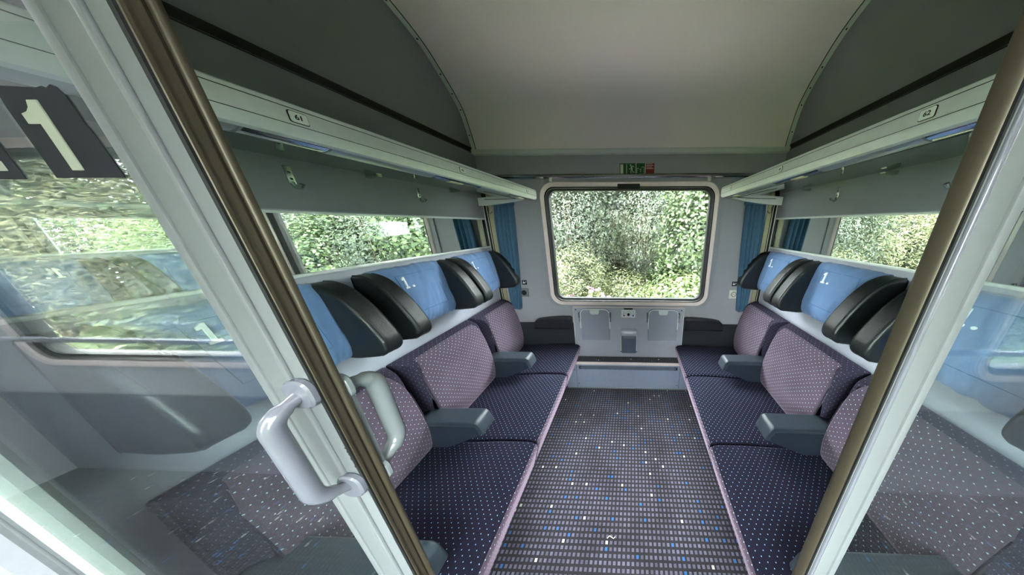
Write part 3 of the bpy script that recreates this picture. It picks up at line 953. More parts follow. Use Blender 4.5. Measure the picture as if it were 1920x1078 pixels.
def on_cover(z):
    for j in range(len(COVER) - 1):
        if COVER[j + 1][1] <= z <= COVER[j][1]:
            t = (COVER[j][1] - z) / (COVER[j][1] - COVER[j + 1][1])
            return COVER[j][0] + t * (COVER[j + 1][0] - COVER[j][0])
    return 0.09

# slab serif numeral "1." outline in (a right, b up), height 1
ONE = [(-0.26, 0.0), (0.26, 0.0), (0.26, 0.14), (0.10, 0.14), (0.10, 1.0), (-0.06, 1.0), (-0.30, 0.86), (-0.30, 0.72), (-0.10, 0.76), (-0.10, 0.14), (-0.26, 0.14)]

ZERO = (0, 0, 0)
def make_seat(sx, c, w0, w1, seed, label, group, arm=True, arm_long=0.0):
    """w0/w1: extent of the cushions along the bench (world Y)"""
    side = 'left' if sx < 0 else 'right'
    root = empty('compartment_seat', (sx * HW, c, 0.0), label, 'seat', group, 0.0 if sx < 0 else PI)
    a, b = sorted(((w0 - c) * -sx, (w1 - c) * -sx))
    g = 0.0035
    s = cushion('seat_cushion', SEATP, a + g, b - g, M['seat_fab'], root, 0.016, 0.012, crown=0.003)
    box('seat_base', 0.05, 0.52, a + 0.004, b - 0.004, 0.0, 0.296, M['seatbase'], root, 0.004, off=ZERO)
    bt = (0.05, 0.19, 0.040)
    gs = cushion('backrest', offset_poly(BACKP, -0.006), a + 0.003, b - 0.003, M['gusset_fab'], root, 0.008, 0.006, taper=bt)
    gs['label'] = 'dark padded backrest body'
    ip = 0.037
    bk = cushion('backrest_front', FRONTP, a + ip, b - ip, M['lit_fab'], gs, 0.012, 0.009, crown=0.003, taper=(0.0, 1.0, 0.0, 0.78, 0.90, 0.10))  # brightness of the lit backrest face is put into the mauve colour
    bk['label'] = 'dotted front of the backrest, lit tone painted mauve'
    for y in (a + ip - 0.002, b - ip + 0.002):
        tube('piping', [(x - 0.007, y, z) for x, z in FRONT[2:] if z < 0.80], 0.0025, M['gusset_uni'], gs, 6, off=ZERO)
    fb = cushion('front_lit_face', LITFACEP, a + g + 0.004, b - g - 0.004, M['lit_fab'], s, 0.010, 0.004)  # no separate border: the cushion front's lit tone painted as a mauve shell
    fb['label'] = 'front of the seat cushion, lit tone painted lighter mauve'
    # headrest
    hd = cushion('headrest', PADP, -0.172, 0.172, M['leather'], root, 0.012, 0.010)
    for k, sg in enumerate((-1, 1)):
        y0, y1 = (0.152, 0.226) if sg > 0 else (-0.226, -0.152)
        wg = cushion('headrest_wing', WINGP, y0, y1, M['leather'], root, 0.016, 0.013)
        wg['label'] = 'black leather side wing'
        for y in (y0 + 0.013, y1 - 0.013):
            tube('wing_piping', [(x - 0.003, y, z) for x, z in offset_poly(WINGP, 0.0005)[4:46]], 0.0022, M['leatheredge'], wg, 6, off=ZERO)
    v, f = cover_mesh(seed)
    cv = mesh('headrest_cover', v, f, M['blue'], hd, 0)
    cv['label'] = 'wrinkled blue cloth cover'
    md = cv.modifiers.new('thickness', 'SOLIDIFY'); md.thickness = 0.0025; md.offset = -1
    # numeral and stitched square
    def P(y, z, d): return (on_cover(z) + d, y, z)
    z0, h, y0 = 1.250, 0.060, -0.075
    tl = math.atan2(on_cover(z0) - on_cover(z0 + h), h)
    loops = []
    for d in (0.004, 0.0092):
        loops.append([P(y0 + q[0] * h * 0.62, z0 + q[1] * h, d) for q in ONE])
    loft('numeral', loops, M['white'], root, False, True, off=ZERO)
    loops = []
    for d in (0.004, 0.0092):
        loops.append([P(y0 + 0.030 + 0.0055 * math.cos(t), z0 + 0.0055 + 0.0055 * math.sin(t), d) for t in [2 * PI * k / 10 for k in range(10)]])
    loft('numeral_dot', loops, M['white'], root, False, True, off=ZERO)
    sq = [(-0.105, 1.318), (0.095, 1.318), (0.105, 1.12), (-0.085, 1.12)]
    pts = []
    for k in range(4):
        p, q = sq[k], sq[(k + 1) % 4]
        for t in range(6):
            yy, zz = p[0] + (q[0] - p[0]) * t / 6, p[1] + (q[1] - p[1]) * t / 6
            pts.append(P(yy, zz, 0.0052))
    tube('cover_seam', pts, 0.0012, M['bluedark'], hd, 5, closed=True, off=ZERO)
    # armrest on the side nearer the door
    if arm:
        ya = (a + (0.035 if arm_long else 0)) if sx < 0 else (b - (0.035 if arm_long else 0))
        q = arm_long
        AP = round_poly([(0.10, 0.425), (0.20, 0.410), (0.470 + q, 0.537), (0.478 + q, 0.548), (0.462 + q, 0.598), (0.10, 0.600)], [0.01, 0.02, 0.008, 0.008, 0.01, 0.01], 4)
        TP = round_poly([(0.10, 0.583), (0.440 + q, 0.588), (0.462 + q, 0.534), (0.486 + q, 0.540), (0.468 + q, 0.606), (0.452 + q, 0.620), (0.18, 0.618), (0.10, 0.598)], [0.01, 0.012, 0.008, 0.012, 0.012, 0.012, 0.05, 0.01], 4)
        ar = cushion('armrest', AP, ya - 0.0428, ya + 0.0428, M['armbody'], root, 0.004, 0.003)
        ar['label'] = 'dark navy armrest with slate pad'
        cushion('armrest_pad', TP, ya - 0.0445, ya + 0.0445, M['armtop'], ar, 0.008, 0.007)
    return root
M['gusset_uni'] = plain('dark_velour_piping', (36, 32, 46), 0.9, grain=0.1)

GL, GR = 'seats along the left wall', 'seats along the right wall'
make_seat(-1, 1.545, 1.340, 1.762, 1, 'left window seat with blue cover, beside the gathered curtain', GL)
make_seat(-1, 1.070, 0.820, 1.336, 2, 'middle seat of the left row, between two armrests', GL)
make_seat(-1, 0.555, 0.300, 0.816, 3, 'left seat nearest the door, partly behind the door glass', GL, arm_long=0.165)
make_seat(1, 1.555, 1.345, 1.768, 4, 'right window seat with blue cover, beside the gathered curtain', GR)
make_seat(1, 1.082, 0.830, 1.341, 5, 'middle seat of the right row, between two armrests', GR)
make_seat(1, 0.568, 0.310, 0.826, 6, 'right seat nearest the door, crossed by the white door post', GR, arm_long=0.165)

# ================================================================== WINDOW WALL FITTINGS
for sx, nm in ((-1, 'left'), (1, 'right')):
    r = empty('window_armrest', (sx * 0.70, 1.78, 0.60), 'black padded armrest on the window wall, %s of the console' % nm, 'armrest', 'black wall armrests under the window')
    X = lambda d: sx * d
    pr = [(0.525, 0.628), (0.525, 0.742), (0.60, 0.742), (0.70, 0.737), (0.80, 0.724), (0.855, 0.710), (0.868, 0.690), (0.872, 0.628)]
    base = prism('pad', [(X(a), b) for a, b in round_poly(pr, [0.008, 0.02, 0.1, 0.1, 0.1, 0.02, 0.02, 0.01], 4)], YF - 0.012, YF - 0.075, M['armblack'], r, 'y', 40)
    bm = bmesh.new(); bm.from_mesh(base.data)
    es = [e for e in bm.edges if all(abs(v.co.y + r.location.y - (YF - 0.075)) < 1e-4 for v in e.verts)]
    bmesh.ops.bevel(bm, geom=es, offset=0.012, segments=4, affect='EDGES', profile=0.5)
    bm.to_mesh(base.data); bm.free()
    for p in base.data.polygons: p.use_smooth = True
    base.data.set_sharp_from_angle(angle=math.radians(45))
    box('wall_fixing', *sorted((X(0.56), X(0.84))), YF - 0.02, YF - 0.012, 0.60, 0.66, M['black'], r)

# console panel
cp = empty('console_panel', (0.005, YF, 0.31), 'grey metal console panel under the window', 'panel')
box('face', -0.508, 0.520, YF - 0.014, YF - 0.0005, 0.308, 0.836, M['panelgrey'], cp, 0.002)
box('top_edge', -0.512, 0.524, YF - 0.020, YF - 0.010, 0.828, 0.838, M['rosy'], cp, 0.002)
for sx in (-0.51, 0.522):
    box('side_edge', sx - 0.003, sx + 0.003, YF - 0.018, YF - 0.008, 0.31, 0.836, M['alulight'], cp, 0.001)
for x, z in ((-0.485, 0.335), (0.495, 0.335), (-0.485, 0.805), (0.498, 0.805)):
    cyl('screw', (x, YF - 0.015, z), (0, 1, 0), 0.006, 0.004, M['ink'], cp, 10)

def table(cx, nm):
    r = empty('folding_table', (cx, YF - 0.02, 0.50), 'grey folding table, stowed %s of the temperature control' % nm, 'table', 'stowed folding tables')
    y = YF - 0.016
    prof = rr(cx, 0.655, 0.136, 0.160, 0.05, 6)
    # square lower corners, round upper corners
    half = len(prof) // 2
    low = [(cx - 0.132, 0.497), (cx + 0.132, 0.497)]
    loop = prof[:half] + low
    loops = [[(x, yy, z) for x, z in loop] for yy in (y, y - 0.016)]
    f = loft('table_leaf', loops, M['tablegrey'], r, False, True)
    bm = bmesh.new(); bm.from_mesh(f.data)
    bmesh.ops.bevel(bm, geom=[e for e in bm.edges if all(abs(v.co.y + r.location.y - (y - 0.016)) < 1e-5 for v in e.verts)], offset=0.004, segments=3, affect='EDGES', profile=0.5)
    bm.to_mesh(f.data); bm.free()
    bk = [(cx + (x - cx) * 1.022, 0.655 + (z - 0.655) * 1.02) for x, z in loop]
    loft('table_gap_shade', [[(x, yy, z) for x, z in bk] for yy in (y + 0.0025, y - 0.001)], M['sockgrey'], r, False, True)  # darker plate standing in for the shade around the table leaf
    # bright rim over the top
    rim = prof[:half]
    rim = [(cx + 0.137, 0.62)] + rim + [(cx - 0.137, 0.62)]
    tube('chrome_rim', [(x, y - 0.015, z) for x, z in rim], 0.0052, M['white'], r, 8)
    t = plate_y('finger_grip', cx - 0.002, 0.792, 0.042, 0.026, 0.020, y - 0.016, y - 0.0185, M['alulight'], r, 0.001)
    box('grip_flat', cx - 0.044, cx + 0.040, y - 0.0188, y - 0.016, 0.792, 0.813, M['alulight'], r, 0.001)
    for s in (-1, 1):
        box('hinge_arm', *sorted((cx + s * 0.137, cx + s * 0.152)), y - 0.028, y + 0.001, 0.735, 0.782, M['doorwhite'], r, 0.003)
        box('hinge_block', *sorted((cx + s * 0.139, cx + s * 0.151)), y - 0.020, y + 0.001, 0.690, 0.737, M['sockgrey'], r, 0.003)
table(-0.306, 'left')
table(0.330, 'right')

th = empty('temperature_control', (0.006, YF - 0.014, 0.73), 'small white temperature control plate with red and blue thermometers', 'control')
y = YF - 0.014
plate_y('plate', 0.006, 0.770, 0.066, 0.039, 0.006, y, y - 0.005, M['white'], th, 0.001)
plate_y('knob', 0.008, 0.766, 0.0125, 0.0125, 0.0125, y - 0.005, y - 0.022, M['ink'], th, 0.003)
for k, (x, m) in enumerate(((-0.034, 'red'), (0.051, 'bluep'))):
    mm = M[m]
    cyl('thermometer_bulb', (x, y - 0.0055, 0.752), (0, 1, 0), 0.008, 0.002, mm, th, 14)
    box('thermometer_stem', x - 0.002, x + 0.002, y - 0.0064, y - 0.005, 0.752, 0.784 if k == 0 else 0.766, mm, th)
    box('thermometer_scale', x - 0.0012, x + 0.0012, y - 0.0062, y - 0.005, 0.766, 0.800, M['ink'], th)
for k in range(7):
    a = math.radians(190 - k * 200 / 6)
    rr_ = 0.027
    x, z = 0.008 + rr_ * math.cos(a), 0.766 + rr_ * math.sin(a)
    tube('scale_mark', [(0.008 + 0.023 * math.cos(a), y - 0.0055, 0.766 + 0.023 * math.sin(a)), (0.008 + 0.031 * math.cos(a), y - 0.0055, 0.766 + 0.031 * math.sin(a))], 0.0014, M['ink'], th, 5)
for x in (-0.050, 0.063):
    cyl('plate_screw', (x, y - 0.0055, 0.766), (0, 1, 0), 0.003, 0.002, M['ink'], th, 8)
o = box('console_tag', -0.034, 0.046, y - 0.002, y, 0.810, 0.826, M['ink'], cp)
o['label'] = 'narrow black tag'

bn = empty('waste_bin', (0.012, YF - 0.014, 0.375), 'small grey waste bin with a pale flap lid on the console', 'bin')
box('body', -0.056, 0.080, y - 0.052, y, 0.378, 0.590, M['binbody'], bn, 0.004)
def slope(bm):
    for v in bm.verts:
        if v.co.z > 0.1 + 0.1 and v.co.y < -0.03: v.co.z -= 0.028
box('lid', -0.062, 0.086, y - 0.060, y, 0.566, 0.612, M['binlid'], bn, 0.007, 3)
box('lid_label', -0.030, 0.052, y - 0.0607, y - 0.059, 0.592, 0.603, M['white'], bn)
box('lid_slot', -0.040, 0.064, y - 0.0535, y - 0.050, 0.540, 0.562, M['sockgrey'], bn, 0.001)
for x in (-0.062, 0.086):
    box('side_runner', x - 0.004, x + 0.004, y - 0.045, y, 0.376, 0.566, M['alulight'], bn, 0.001)
    cyl('foot_screw', (x, y - 0.047, 0.392), (0, 1, 0), 0.005, 0.006, M['ink'], bn, 8)

# emergency exit sign
sg = empty('exit_sign', (0.069, YF, 1.935), 'green emergency exit sign with running figure and red text field', 'sign')
y = YF
def sgn(px, py):      # sign pixel grid (236..1650 x 240..640) to wall coordinates
    return (-0.064 + (px - 236) / (1650 - 236) * 0.268, 2.014 - (py - 236) / (640 - 236) * 0.080)
def srect(name, x0, y0, x1, y1, d0, d1, mat, par):
    a, b = sgn(x0, y1); c, d = sgn(x1, y0)
    return box(name, a, c, y - d1, y - d0, b, d, mat, par, off=L(sg))
srect('backing', 230, 230, 1662, 646, 0, 0.0015, M['signline'], sg)
g1 = srect('running_figure_field', 236, 236, 892, 640, 0.0015, 0.0022, M['signgreen'], sg)
g2 = srect('window_field', 922, 236, 1272, 640, 0.0015, 0.0022, M['signgreen'], sg)
g3 = srect('red_text_field', 1302, 236, 1656, 640, 0.0015, 0.0022, M['signred'], sg)
srect('door_symbol', 272, 272, 392, 606, 0.0022, 0.0028, M['signline'], g1)
srect('arrow_symbol', 512, 272, 540, 606, 0.0022, 0.0028, M['signline'], g1)
def sline(name, pts, w, par, mat=None, n=6):
    q = [(sgn(*p)[0], y - 0.0024, sgn(*p)[1]) for p in pts]
    return tube(name, q, w, mat or M['signline'], par, n, off=L(sg), flat=1.0)
cyl('figure_head', (sgn(688, 305)[0], y - 0.0024, sgn(688, 305)[1]), (0, 1, 0), 0.0056, 0.001, M['signline'], g1, 12, off=L(sg))
sline('figure_body', [(725, 350), (745, 440)], 0.0048, g1)
sline('figure_arm', [(720, 345), (790, 330), (828, 378)], 0.0022, g1)
sline('figure_arm', [(715, 360), (690, 430), (625, 435)], 0.0022, g1)
sline('figure_leg', [(748, 440), (780, 540), (850, 545)], 0.0026, g1)
sline('figure_leg', [(735, 440), (705, 500), (702, 600)], 0.0026, g1)
sline('window_symbol', [(1020, 430), (1000, 410), (955, 410), (948, 430), (948, 590), (965, 606), (1215, 606), (1232, 590), (1238, 390), (1225, 368), (1170, 368), (1140, 400)], 0.0015, g2)
sline('hammer_symbol', [(1060, 455), (1100, 430), (1130, 445), (1080, 480), (1080, 545), (1130, 505)], 0.0013, g2)
for k, (x1, yy) in enumerate(((1575, 264), (1615, 318), (1560, 372), (1615, 424))):
    srect('text_line', 1325, yy - 9, x1, yy + 9, 0.0022, 0.0026, M['rosy'], g3)

# sockets and pictograms
for sx, nm, m in ((-1, 'left', 'sockgrey'), (1, 'right', 'ivory')):
    cx = -0.952 if sx < 0 else 0.950
    r = empty('power_socket', (cx, YF, 0.93), ('grey power socket beside the left curtain' if sx < 0 else 'ivory power socket beside the right curtain'), 'socket')
    plate_y('cover_plate', cx, 0.966, 0.040, 0.040, 0.005, YF, YF - 0.010, M[m], r, 0.002)
    plate_y('well', cx, 0.966, 0.024, 0.024, 0.024, YF - 0.010, YF - 0.0115, M['ink'] if sx < 0 else M['sockgrey'], r, 0.0005)
    plate_y('well_inner', cx, 0.966, 0.018, 0.018, 0.018, YF - 0.0115, YF - 0.012, M['ink'] if sx < 0 else M['ivory'], r, 0.0002)
    for dx in (-0.008, 0.008):
        cyl('contact_hole', (cx + dx, YF - 0.0122, 0.966), (0, 1, 0), 0.003, 0.001, M['ink'], r, 8)
    cx2 = cx + (0.012 if sx < 0 else -0.002)
    p = empty('socket_pictogram', (cx2, YF, 1.04), 'tiny black plug pictogram above the %s power socket' % nm, 'sign')
    box('field', cx2 - 0.022, cx2 + 0.022, YF - 0.001, YF, 1.040, 1.082, M['ink'], p)
    box('plug_symbol', cx2 - 0.014, cx2 + 0.006, YF - 0.0016, YF - 0.001, 1.052, 1.062, M['white'], p)
    box('plug_prong', cx2 - 0.010, cx2 - 0.006, YF - 0.0016, YF - 0.001, 1.062, 1.074, M['white'], p)
    box('plug_cable', cx2 + 0.004, cx2 + 0.016, YF - 0.0016, YF - 0.001, 1.064, 1.068, M['white'], p)

# heater duct at the foot of the window wall
ht = empty('heater_duct', (0.0, 1.74, 0.0), 'blue grey heater duct with perforated strip and carpeted top', 'heater')
yh = 1.692
box('front_panel', -0.60, 0.605, yh, YF - 0.014, 0.0, 0.284, M['heater'], ht, 0.003)
box('carpet_top', -0.60, 0.605, yh + 0.004, YF - 0.013, 0.284, 0.300, M['carpetdark'], ht)
box('metal_lip', -0.60, 0.605, yh - 0.004, yh + 0.006, 0.276, 0.304, M['rosy'], ht, 0.003)
box('floor_strip', -0.60, 0.605, yh - 0.006, yh + 0.002, 0.0, 0.010, M['alu'], ht, 0.002)
for x in (-0.495, 0.505):
    box('panel_joint', x - 0.0012, x + 0.0012, yh - 0.0008, yh + 0.002, 0.012, 0.272, M['darkgap'], ht)
for x, z in ((-0.478, 0.055), (0.487, 0.050), (-0.512, 0.215)):
    cyl('screw', (x, yh - 0.001, z), (0, 1, 0), 0.005, 0.004, M['chrome'], ht, 10)
# perforated strip: dark slot with a lattice of diagonal bars
gb = box('grille_slot', -0.470, 0.480, yh - 0.0006, yh + 0.002, 0.222, 0.262, M['darkgap'], ht)
verts, faces = [], []
pitch = 0.0135
n = int(0.95 / pitch)
def bar(p, q, w):
    d = (Vector((q[0] - p[0], 0, q[1] - p[1]))).normalized(); nn = Vector((-d.z, 0, d.x)) * w
    b0 = len(verts)
    for yy in (yh - 0.0026, yh - 0.0006):
        for pt, s in ((p, 1), (p, -1), (q, -1), (q, 1)):
            verts.append((pt[0] + nn.x * s, yy, pt[1] + nn.z * s))
    faces.extend([(b0, b0 + 1, b0 + 2, b0 + 3), (b0 + 4, b0 + 7, b0 + 6, b0 + 5), (b0, b0 + 4, b0 + 5, b0 + 1), (b0 + 2, b0 + 6, b0 + 7, b0 + 3)])
h = 0.040
for i in range(-3, n + 1):
    x = -0.470 + i * pitch
    for s in (0, 1):
        x0, x1 = x, x + h
        if x0 < -0.47 or x1 > 0.48: continue
        bar((x0, 0.222 + (h if s else 0)), (x1, 0.222 + (0 if s else h)), 0.0013)
g = mesh('perforated_grille', verts, faces, M['heater'], ht, None, L(ht))
g['kind'] = 'stuff'

# a pale thread lying on the carpet
o = tube('thread', [(-0.078, 0.655, 0.003), (-0.066, 0.664, 0.004), (-0.055, 0.660, 0.003), (-0.045, 0.655, 0.003), (-0.036, 0.662, 0.003)], 0.0016, M['hose'], None, 6)
tag(o, 'pale curled thread lying on the carpet', 'thread')

# ================================================================== OUTSIDE
M['ballast'] = plain('pale_gravel', (196, 192, 184), 0.95, grain=0.12, scale=30)
def terrain(name, ys, s, mat='soil'):
    verts, faces = [], []
    nx = 40
    for j, (y, z) in enumerate(ys):
        for i in range(nx + 1):
            x = -14 + 28 * i / nx
            verts.append((x, s * y, z + 0.12 * noise.noise(Vector((x * 0.7, y, s)))))
    for j in range(len(ys) - 1):
        for i in range(nx):
            a = j * (nx + 1) + i
            faces.append((a, a + 1, a + nx + 2, a + nx + 1))
    return struct(mesh(name, verts, faces, M[mat], None, 0))
terrain('ground_gravel_window_side', [(-0.2, -1.40), (1.9, -1.38), (2.8, -1.25)], 1, 'ballast')
terrain('ground_gravel_corridor_side', [(-0.2, -1.40), (0.7, -1.38), (1.8, -1.25)], -1, 'ballast')
terrain('ground_window_side', [(2.8, -1.25), (3.1, -0.6), (3.7, -0.25), (4.6, 0.0), (6.0, 0.25), (9.0, 0.6), (14.0, 0.8)], 1)
terrain('ground_corridor_side', [(1.8, -1.25), (2.8, -0.7), (3.8, -0.3), (5.5, 0.1), (9.0, 0.5), (14.0, 0.8)], -1)

def foliage_mesh(name, seed, rx, ry, rz, nclump, nleaf, size, mat, aspect=0.5, clump=0.16, droop=0.3):
    rg = np.random.default_rng(seed)
    d = rg.normal(size=(nclump, 3)); d /= np.linalg.norm(d, axis=1)[:, None]
    rad = rg.uniform(0.45, 1.0, nclump) ** 0.5
    c = d * rad[:, None] * np.array([rx, ry, rz]) + np.array([0, 0, rz])
    n = nclump * nleaf
    ci = np.repeat(np.arange(nclump), nleaf)
    off = rg.normal(size=(n, 3)) * clump * np.array([1, 1, 0.75])
    p = c[ci] + off
    nrm = d[ci] * 0.9 + off / clump * 0.35 + np.array([0, 0, 0.35]) + rg.normal(size=(n, 3)) * 0.45
    nrm /= np.linalg.norm(nrm, axis=1)[:, None]
    ax = rg.normal(size=(n, 3)) + d[ci] * 0.6 - np.array([0, 0, droop])
    ax -= nrm * np.sum(ax * nrm, 1)[:, None]
    ax /= np.linalg.norm(ax, axis=1)[:, None]
    sd = np.cross(nrm, ax)
    ln = size * rg.uniform(0.6, 1.25, n)[:, None]
    w = ln * aspect * 0.5
    V = np.empty((n, 5, 3))
    V[:, 0] = p
    V[:, 1] = p + ax * ln * 0.45 + sd * w + nrm * w * 0.35
    V[:, 2] = p + ax * ln
    V[:, 3] = p + ax * ln * 0.45 - sd * w + nrm * w * 0.35
    V[:, 4] = p + ax * ln * 0.5
    me = bpy.data.meshes.new(name)
    me.vertices.add(n * 5)
    me.vertices.foreach_set('co', V.reshape(-1))
    q = np.arange(n) * 5
    F = np.stack([q, q + 1, q + 2, q + 4, q, q + 4, q + 2, q + 3], 1).reshape(-1)
    me.loops.add(n * 8)
    me.loops.foreach_set('vertex_index', F.astype(np.int32))
    me.polygons.add(n * 2)
    me.polygons.foreach_set('loop_start', (np.arange(n * 2) * 4).astype(np.int32))
    me.update(calc_edges=True)
    me.materials.append(mat)
    return me, c

def stems_mesh(name, seed, c, r, mat, nb=22):
    rg = random.Random(seed)
    verts, faces = [], []
    picks = rg.sample(range(len(c)), min(nb, len(c)))
    for k in picks:
        e = Vector(c[k]); b = Vector((rg.uniform(-0.12, 0.12), rg.uniform(-0.12, 0.12), -0.6))
        m = b.lerp(e, 0.5) + Vector((-e.x * 0.25, -e.y * 0.25, 0.15))
        P = [b * (1 - t) ** 2 + m * 2 * t * (1 - t) + e * t * t for t in [i / 5 for i in range(6)]]
        for i, p in enumerate(P):
            rr_ = r * (1.05 - i / 5.5)
            for a in range(5):
                verts.append(p + Vector((math.cos(a * 1.2566), math.sin(a * 1.2566), 0)) * rr_)
        b0 = len(verts) - 30
        for i in range(5):
            for a in range(5):
                faces.append((b0 + i * 5 + a, b0 + i * 5 + (a + 1) % 5, b0 + (i + 1) * 5 + (a + 1) % 5, b0 + (i + 1) * 5 + a))
    me = bpy.data.meshes.new(name)
    me.from_pydata([tuple(v) for v in verts], [], faces)
    me.materials.append(mat)
    return me

KINDS = {}
for key, args in dict(
    broad=(11, 0.85, 0.6, 1.25, 240, 60, 0.070, LEAF['broad'], 0.62, 0.15),
    grey=(12, 0.95, 0.6, 1.30, 300, 80, 0.045, LEAF['grey'], 0.42, 0.13),
    yellow=(13, 0.75, 0.55, 0.95, 190, 64, 0.050, LEAF['yellow'], 0.40, 0.11),
    bright=(14, 0.60, 0.45, 0.60, 110, 34, 0.080, LEAF['bright'], 0.72, 0.11),
    dark=(15, 1.15, 0.7, 1.55, 300, 60, 0.075, LEAF['dark'], 0.5, 0.17),
    straw=(16, 0.95, 0.6, 1.10, 240, 55, 0.070, LEAF['straw'], 0.22, 0.13),
).items():
    me, c = foliage_mesh(key + '_foliage', *args)
    st = stems_mesh(key + '_stems', args[0], c, 0.016, M['bark'])
    KINDS[key] = (me, st)

def shrub(kind, x, y, z, sc, rz, label, group=None, name='shrub'):
    r = empty(name, (x, y, z), label, 'shrub', group, rz)
    r.scale = (sc, sc, sc)
    f = bpy.data.objects.new('foliage', KINDS[kind][0]); COL.objects.link(f); f.parent = r; f['kind'] = 'stuff'
    s = bpy.data.objects.new('stems', KINDS[kind][1]); COL.objects.link(s); s.parent = r
    return r
ORD = ('nearest', 'second', 'third', 'fourth', 'fifth', 'sixth', 'seventh', 'eighth', 'ninth', 'tenth')
KW = dict(broad='broad-leaved', grey='grey-green', yellow='yellow-green', bright='bright low', dark='dark', straw='straw-green')
GW = 'shrubs outside the compartment window'
shrub('grey', -1.25, 4.2, 0.05, 1.0, 0.3, 'small-leaved grey-green shrub filling the upper left of the window', GW)
shrub('grey', 0.25, 4.7, 0.30, 0.95, 1.9, 'grey-green shrub behind the middle of the window', GW)
shrub('yellow', -0.95, 3.55, -0.55, 0.95, 1.2, 'feathery yellow-green shrub at the left of the window view', GW)
shrub('yellow', -0.05, 3.75, -0.75, 0.8, 2.6, 'low yellow-green shrub at the lower middle of the window view', GW)
shrub('broad', 1.35, 4.0, 0.0, 1.0, 0.7, 'broad-leaved green tree filling the right side of the window', GW, 'small_tree')
shrub('broad', 0.75, 3.8, -0.85, 0.72, 2.2, 'broad-leaved green bush right of the window middle', GW)
shrub('bright', 0.80, 3.15, -0.22, 0.85, 0.0, 'bright heart-leaved plant at the lower right of the window', GW, 'leafy_plant')
shrub('bright', 0.22, 3.25, -0.28, 0.66, 1.1, 'bright leafy plant at the bottom middle of the window', GW, 'leafy_plant')
shrub('dark', -1.9, 5.4, 0.15, 1.25, 0.0, 'dark thicket behind the left window edge', GW)
shrub('dark', -0.4, 5.6, 0.2, 1.25, 1.0, 'dark thicket behind the window middle', GW)
shrub('dark', 1.1, 5.5, 0.2, 1.25, 2.1, 'dark thicket behind the broad-leaved tree', GW)
shrub('dark', -3.0, 7.0, 0.3, 1.45, 0.9, 'farthest dark thicket at the left of the window view', GW)
shrub('dark', -1.1, 7.2, 0.3, 1.45, 1.7, 'farthest dark thicket left of the window middle', GW)
shrub('dark', 0.6, 7.1, 0.3, 1.45, 2.6, 'farthest dark thicket right of the window middle', GW)
shrub('dark', 2.4, 7.0, 0.3, 1.45, 0.3, 'farthest dark thicket at the right of the window view', GW)
for i, (k, x, y, z, s, rz) in enumerate((('dark', 2.6, 5.0, -0.2, 1.0, 3.0), ('grey', 2.75, 4.2, -0.2, 1.0, 0.4), ('grey', 4.2, 4.4, -0.2, 1.05, 1.4), ('broad', 3.45, 4.0, -0.5, 0.9, 2.0), ('dark', 4.8, 5.2, -0.2, 1.1, 0.8), ('grey', 5.8, 4.7, -0.2, 1.1, 2.4), ('dark', 7.4, 5.0, -0.2, 1.2, 0.2))):
    shrub(k, x, y, z, s, rz, '%s shrub reflected in the left mirror band, %s in its row' % (KW[k], ORD[i]), 'shrubs reflected in the left mirror')
for i, (k, x, y, z, s, rz) in enumerate((('dark', -3.3, 5.2, -0.2, 1.0, 3.0), ('straw', -2.7, 4.2, -0.2, 1.0, 0.4), ('straw', -4.1, 4.3, -0.2, 1.05, 1.4), ('yellow', -3.4, 3.9, -0.4, 1.0, 2.0), ('dark', -5.0, 5.2, -0.2, 1.1, 0.8), ('straw', -5.6, 4.6, -0.2, 1.1, 2.4), ('dark', -7.2, 5.0, -0.2, 1.2, 0.2))):
    shrub(k, x, y, z, s, rz, '%s shrub reflected in the right mirror band, %s in its row' % (KW[k], ORD[i]), 'shrubs reflected in the right mirror')
for i, (k, x, y, z, s, rz) in enumerate((('yellow', -4.6, -3.0, -0.6, 1.0, 0.2), ('broad', -6.2, -3.0, -0.5, 1.15, 1.2), ('straw', -7.8, -3.0, -0.4, 1.25, 2.2), ('bright', -5.4, -2.2, -0.95, 0.9, 0.6), ('bright', -6.8, -2.3, -0.9, 1.1, 1.6), ('broad', -9.4, -3.1, -0.3, 1.3, 2.6), ('yellow', -11.2, -3.2, -0.1, 1.6, 0.9), ('grey', -8.6, -4.6, 0.0, 1.4, 0.1), ('grey', -6.4, -4.6, 0.0, 1.2, 1.1), ('grey', -11.0, -4.9, 0.0, 1.5, 2.0))):
    shrub(k, x, y, z, s, rz, '%s shrub reflected in the left door glass, %s in its row' % (KW[k], ORD[i]), 'shrubs reflected in the left door glass')
for i, (k, x, y, z, s, rz) in enumerate((('straw', -0.8, -3.5, -0.4, 1.25, 0.5), ('straw', 0.7, -3.6, -0.4, 1.25, 1.5), ('yellow', 0.0, -3.0, -0.7, 1.0, 2.5), ('dark', -0.9, -4.9, -0.1, 1.3, 0.6), ('dark', 0.9, -4.9, -0.1, 1.3, 2.6))):
    shrub(k, x, y, z, s, rz, '%s shrub faintly reflected in the compartment window, %s in its row' % (KW[k], ORD[i]), 'shrubs reflected in the window')
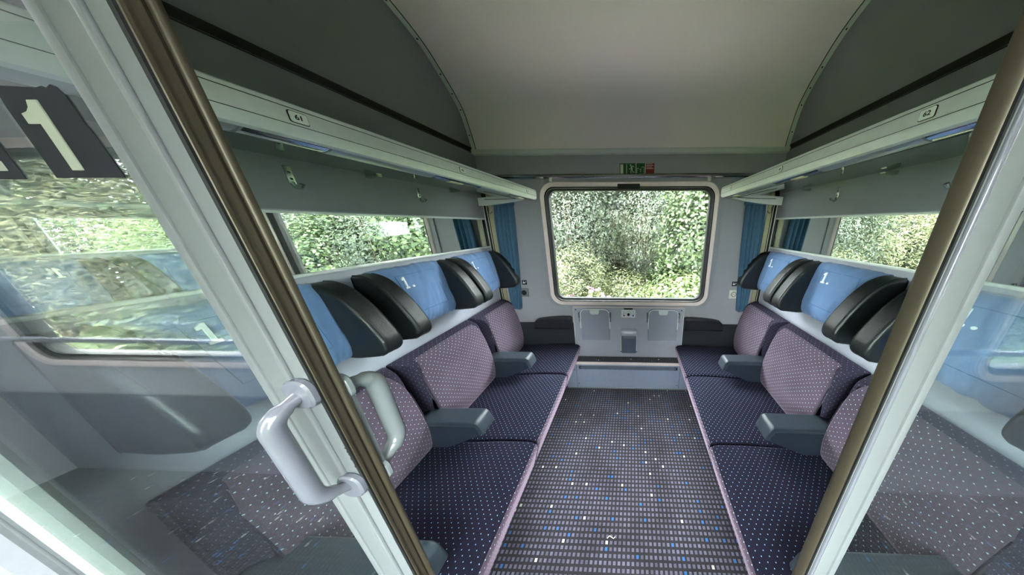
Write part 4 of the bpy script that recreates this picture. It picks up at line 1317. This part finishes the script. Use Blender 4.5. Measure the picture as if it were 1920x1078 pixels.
for i, (k, x, y, z, s, rz) in enumerate((('broad', 3.2, -3.2, -0.5, 1.0, 0.5), ('yellow', 4.8, -3.1, -0.6, 1.1, 1.5), ('bright', 4.2, -2.3, -0.95, 0.9, 2.5), ('broad', 6.4, -3.2, -0.5, 1.15, 0.9), ('grey', 5.6, -4.7, 0.0, 1.2, 0.6), ('grey', 7.9, -4.6, 0.0, 1.3, 2.6), ('broad', 8.2, -3.4, -0.4, 1.3, 0.3), ('grey', 7.3, -3.5, -0.2, 1.3, 1.1), ('grey', 9.9, -3.6, -0.2, 1.5, 2.2), ('grey', 12.0, -3.8, -0.1, 1.7, 0.4))):
    shrub(k, x, y, z, s, rz, '%s shrub reflected in the right glass partition, %s in its row' % (KW[k], ORD[i]), 'shrubs reflected in the right glass')

# pink flowering plants at the lower left of the window
def flower_plant(x, y, z, h, seed, label):
    rg = random.Random(seed)
    r = empty('flowering_plant', (x, y, z), label, 'flower', 'pink flowering plants below the window')
    for k in range(4):
        bx, by = rg.uniform(-0.11, 0.11), rg.uniform(-0.10, 0.10)
        hh = h * rg.uniform(0.82, 1.02)
        top = (x + bx * 1.8, y + by * 1.5, z + hh)
        tube('stalk', [(x + bx * 0.3, y + by * 0.3, z), (x + bx, y + by, z + hh * 0.5), top], 0.006, M['stem'], r, 5)
        v, f = [], []
        for q in range(46):
            a, rd = rg.uniform(0, 2 * PI), 0.044 * math.sqrt(rg.random())
            c = Vector((top[0] + rd * math.cos(a) * 0.8, top[1] + rd * math.sin(a) * 0.8, top[2] + 0.022 * (1 - (rd / 0.044) ** 2) + rg.uniform(-0.012, 0.012)))
            s = rg.uniform(0.005, 0.009)
            b = len(v)
            v += [c + Vector((s, 0, 0)), c + Vector((0, s, 0)), c + Vector((-s, 0, 0)), c + Vector((0, -s, 0)), c + Vector((0, 0, s)), c - Vector((0, 0, s))]
            f += [(b, b + 1, b + 4), (b + 1, b + 2, b + 4), (b + 2, b + 3, b + 4), (b + 3, b, b + 4), (b + 1, b, b + 5), (b + 2, b + 1, b + 5), (b + 3, b + 2, b + 5), (b, b + 3, b + 5)]
        o = mesh('blossom', v, f, M['pink'], r, None, L(r))
        o['kind'] = 'stuff'
        v, f = [], []
        for q in range(16):
            t = rg.uniform(0.25, 0.95)
            c = Vector((x + bx * (0.3 + t), y + by * t, z + hh * t))
            a = rg.uniform(0, 2 * PI); ln = rg.uniform(0.06, 0.11)
            d = Vector((math.cos(a), math.sin(a), 0.15)); s = Vector((-d.y, d.x, 0)) * ln * 0.2
            b = len(v)
            v += [c, c + d * ln * 0.5 + s, c + d * ln, c + d * ln * 0.5 - s]
            f += [(b, b + 1, b + 2, b + 3)]
        o = mesh('leaves', v, f, LEAF['bright'], r, None, L(r))
        o['kind'] = 'stuff'
for i, (x, y, h) in enumerate(((-0.98, 3.05, 1.05), (-0.72, 3.1, 1.1), (-0.50, 3.0, 1.12), (-0.36, 3.1, 0.98))):
    flower_plant(x, y, -0.62, h + 0.18, i + 5, ('pink flowering plant at the far lower left of the window', 'pink flowering plant second from the left window edge', 'tallest pink flowering plant below the yellow-green shrub', 'pink flowering plant nearest the middle of the window')[i])
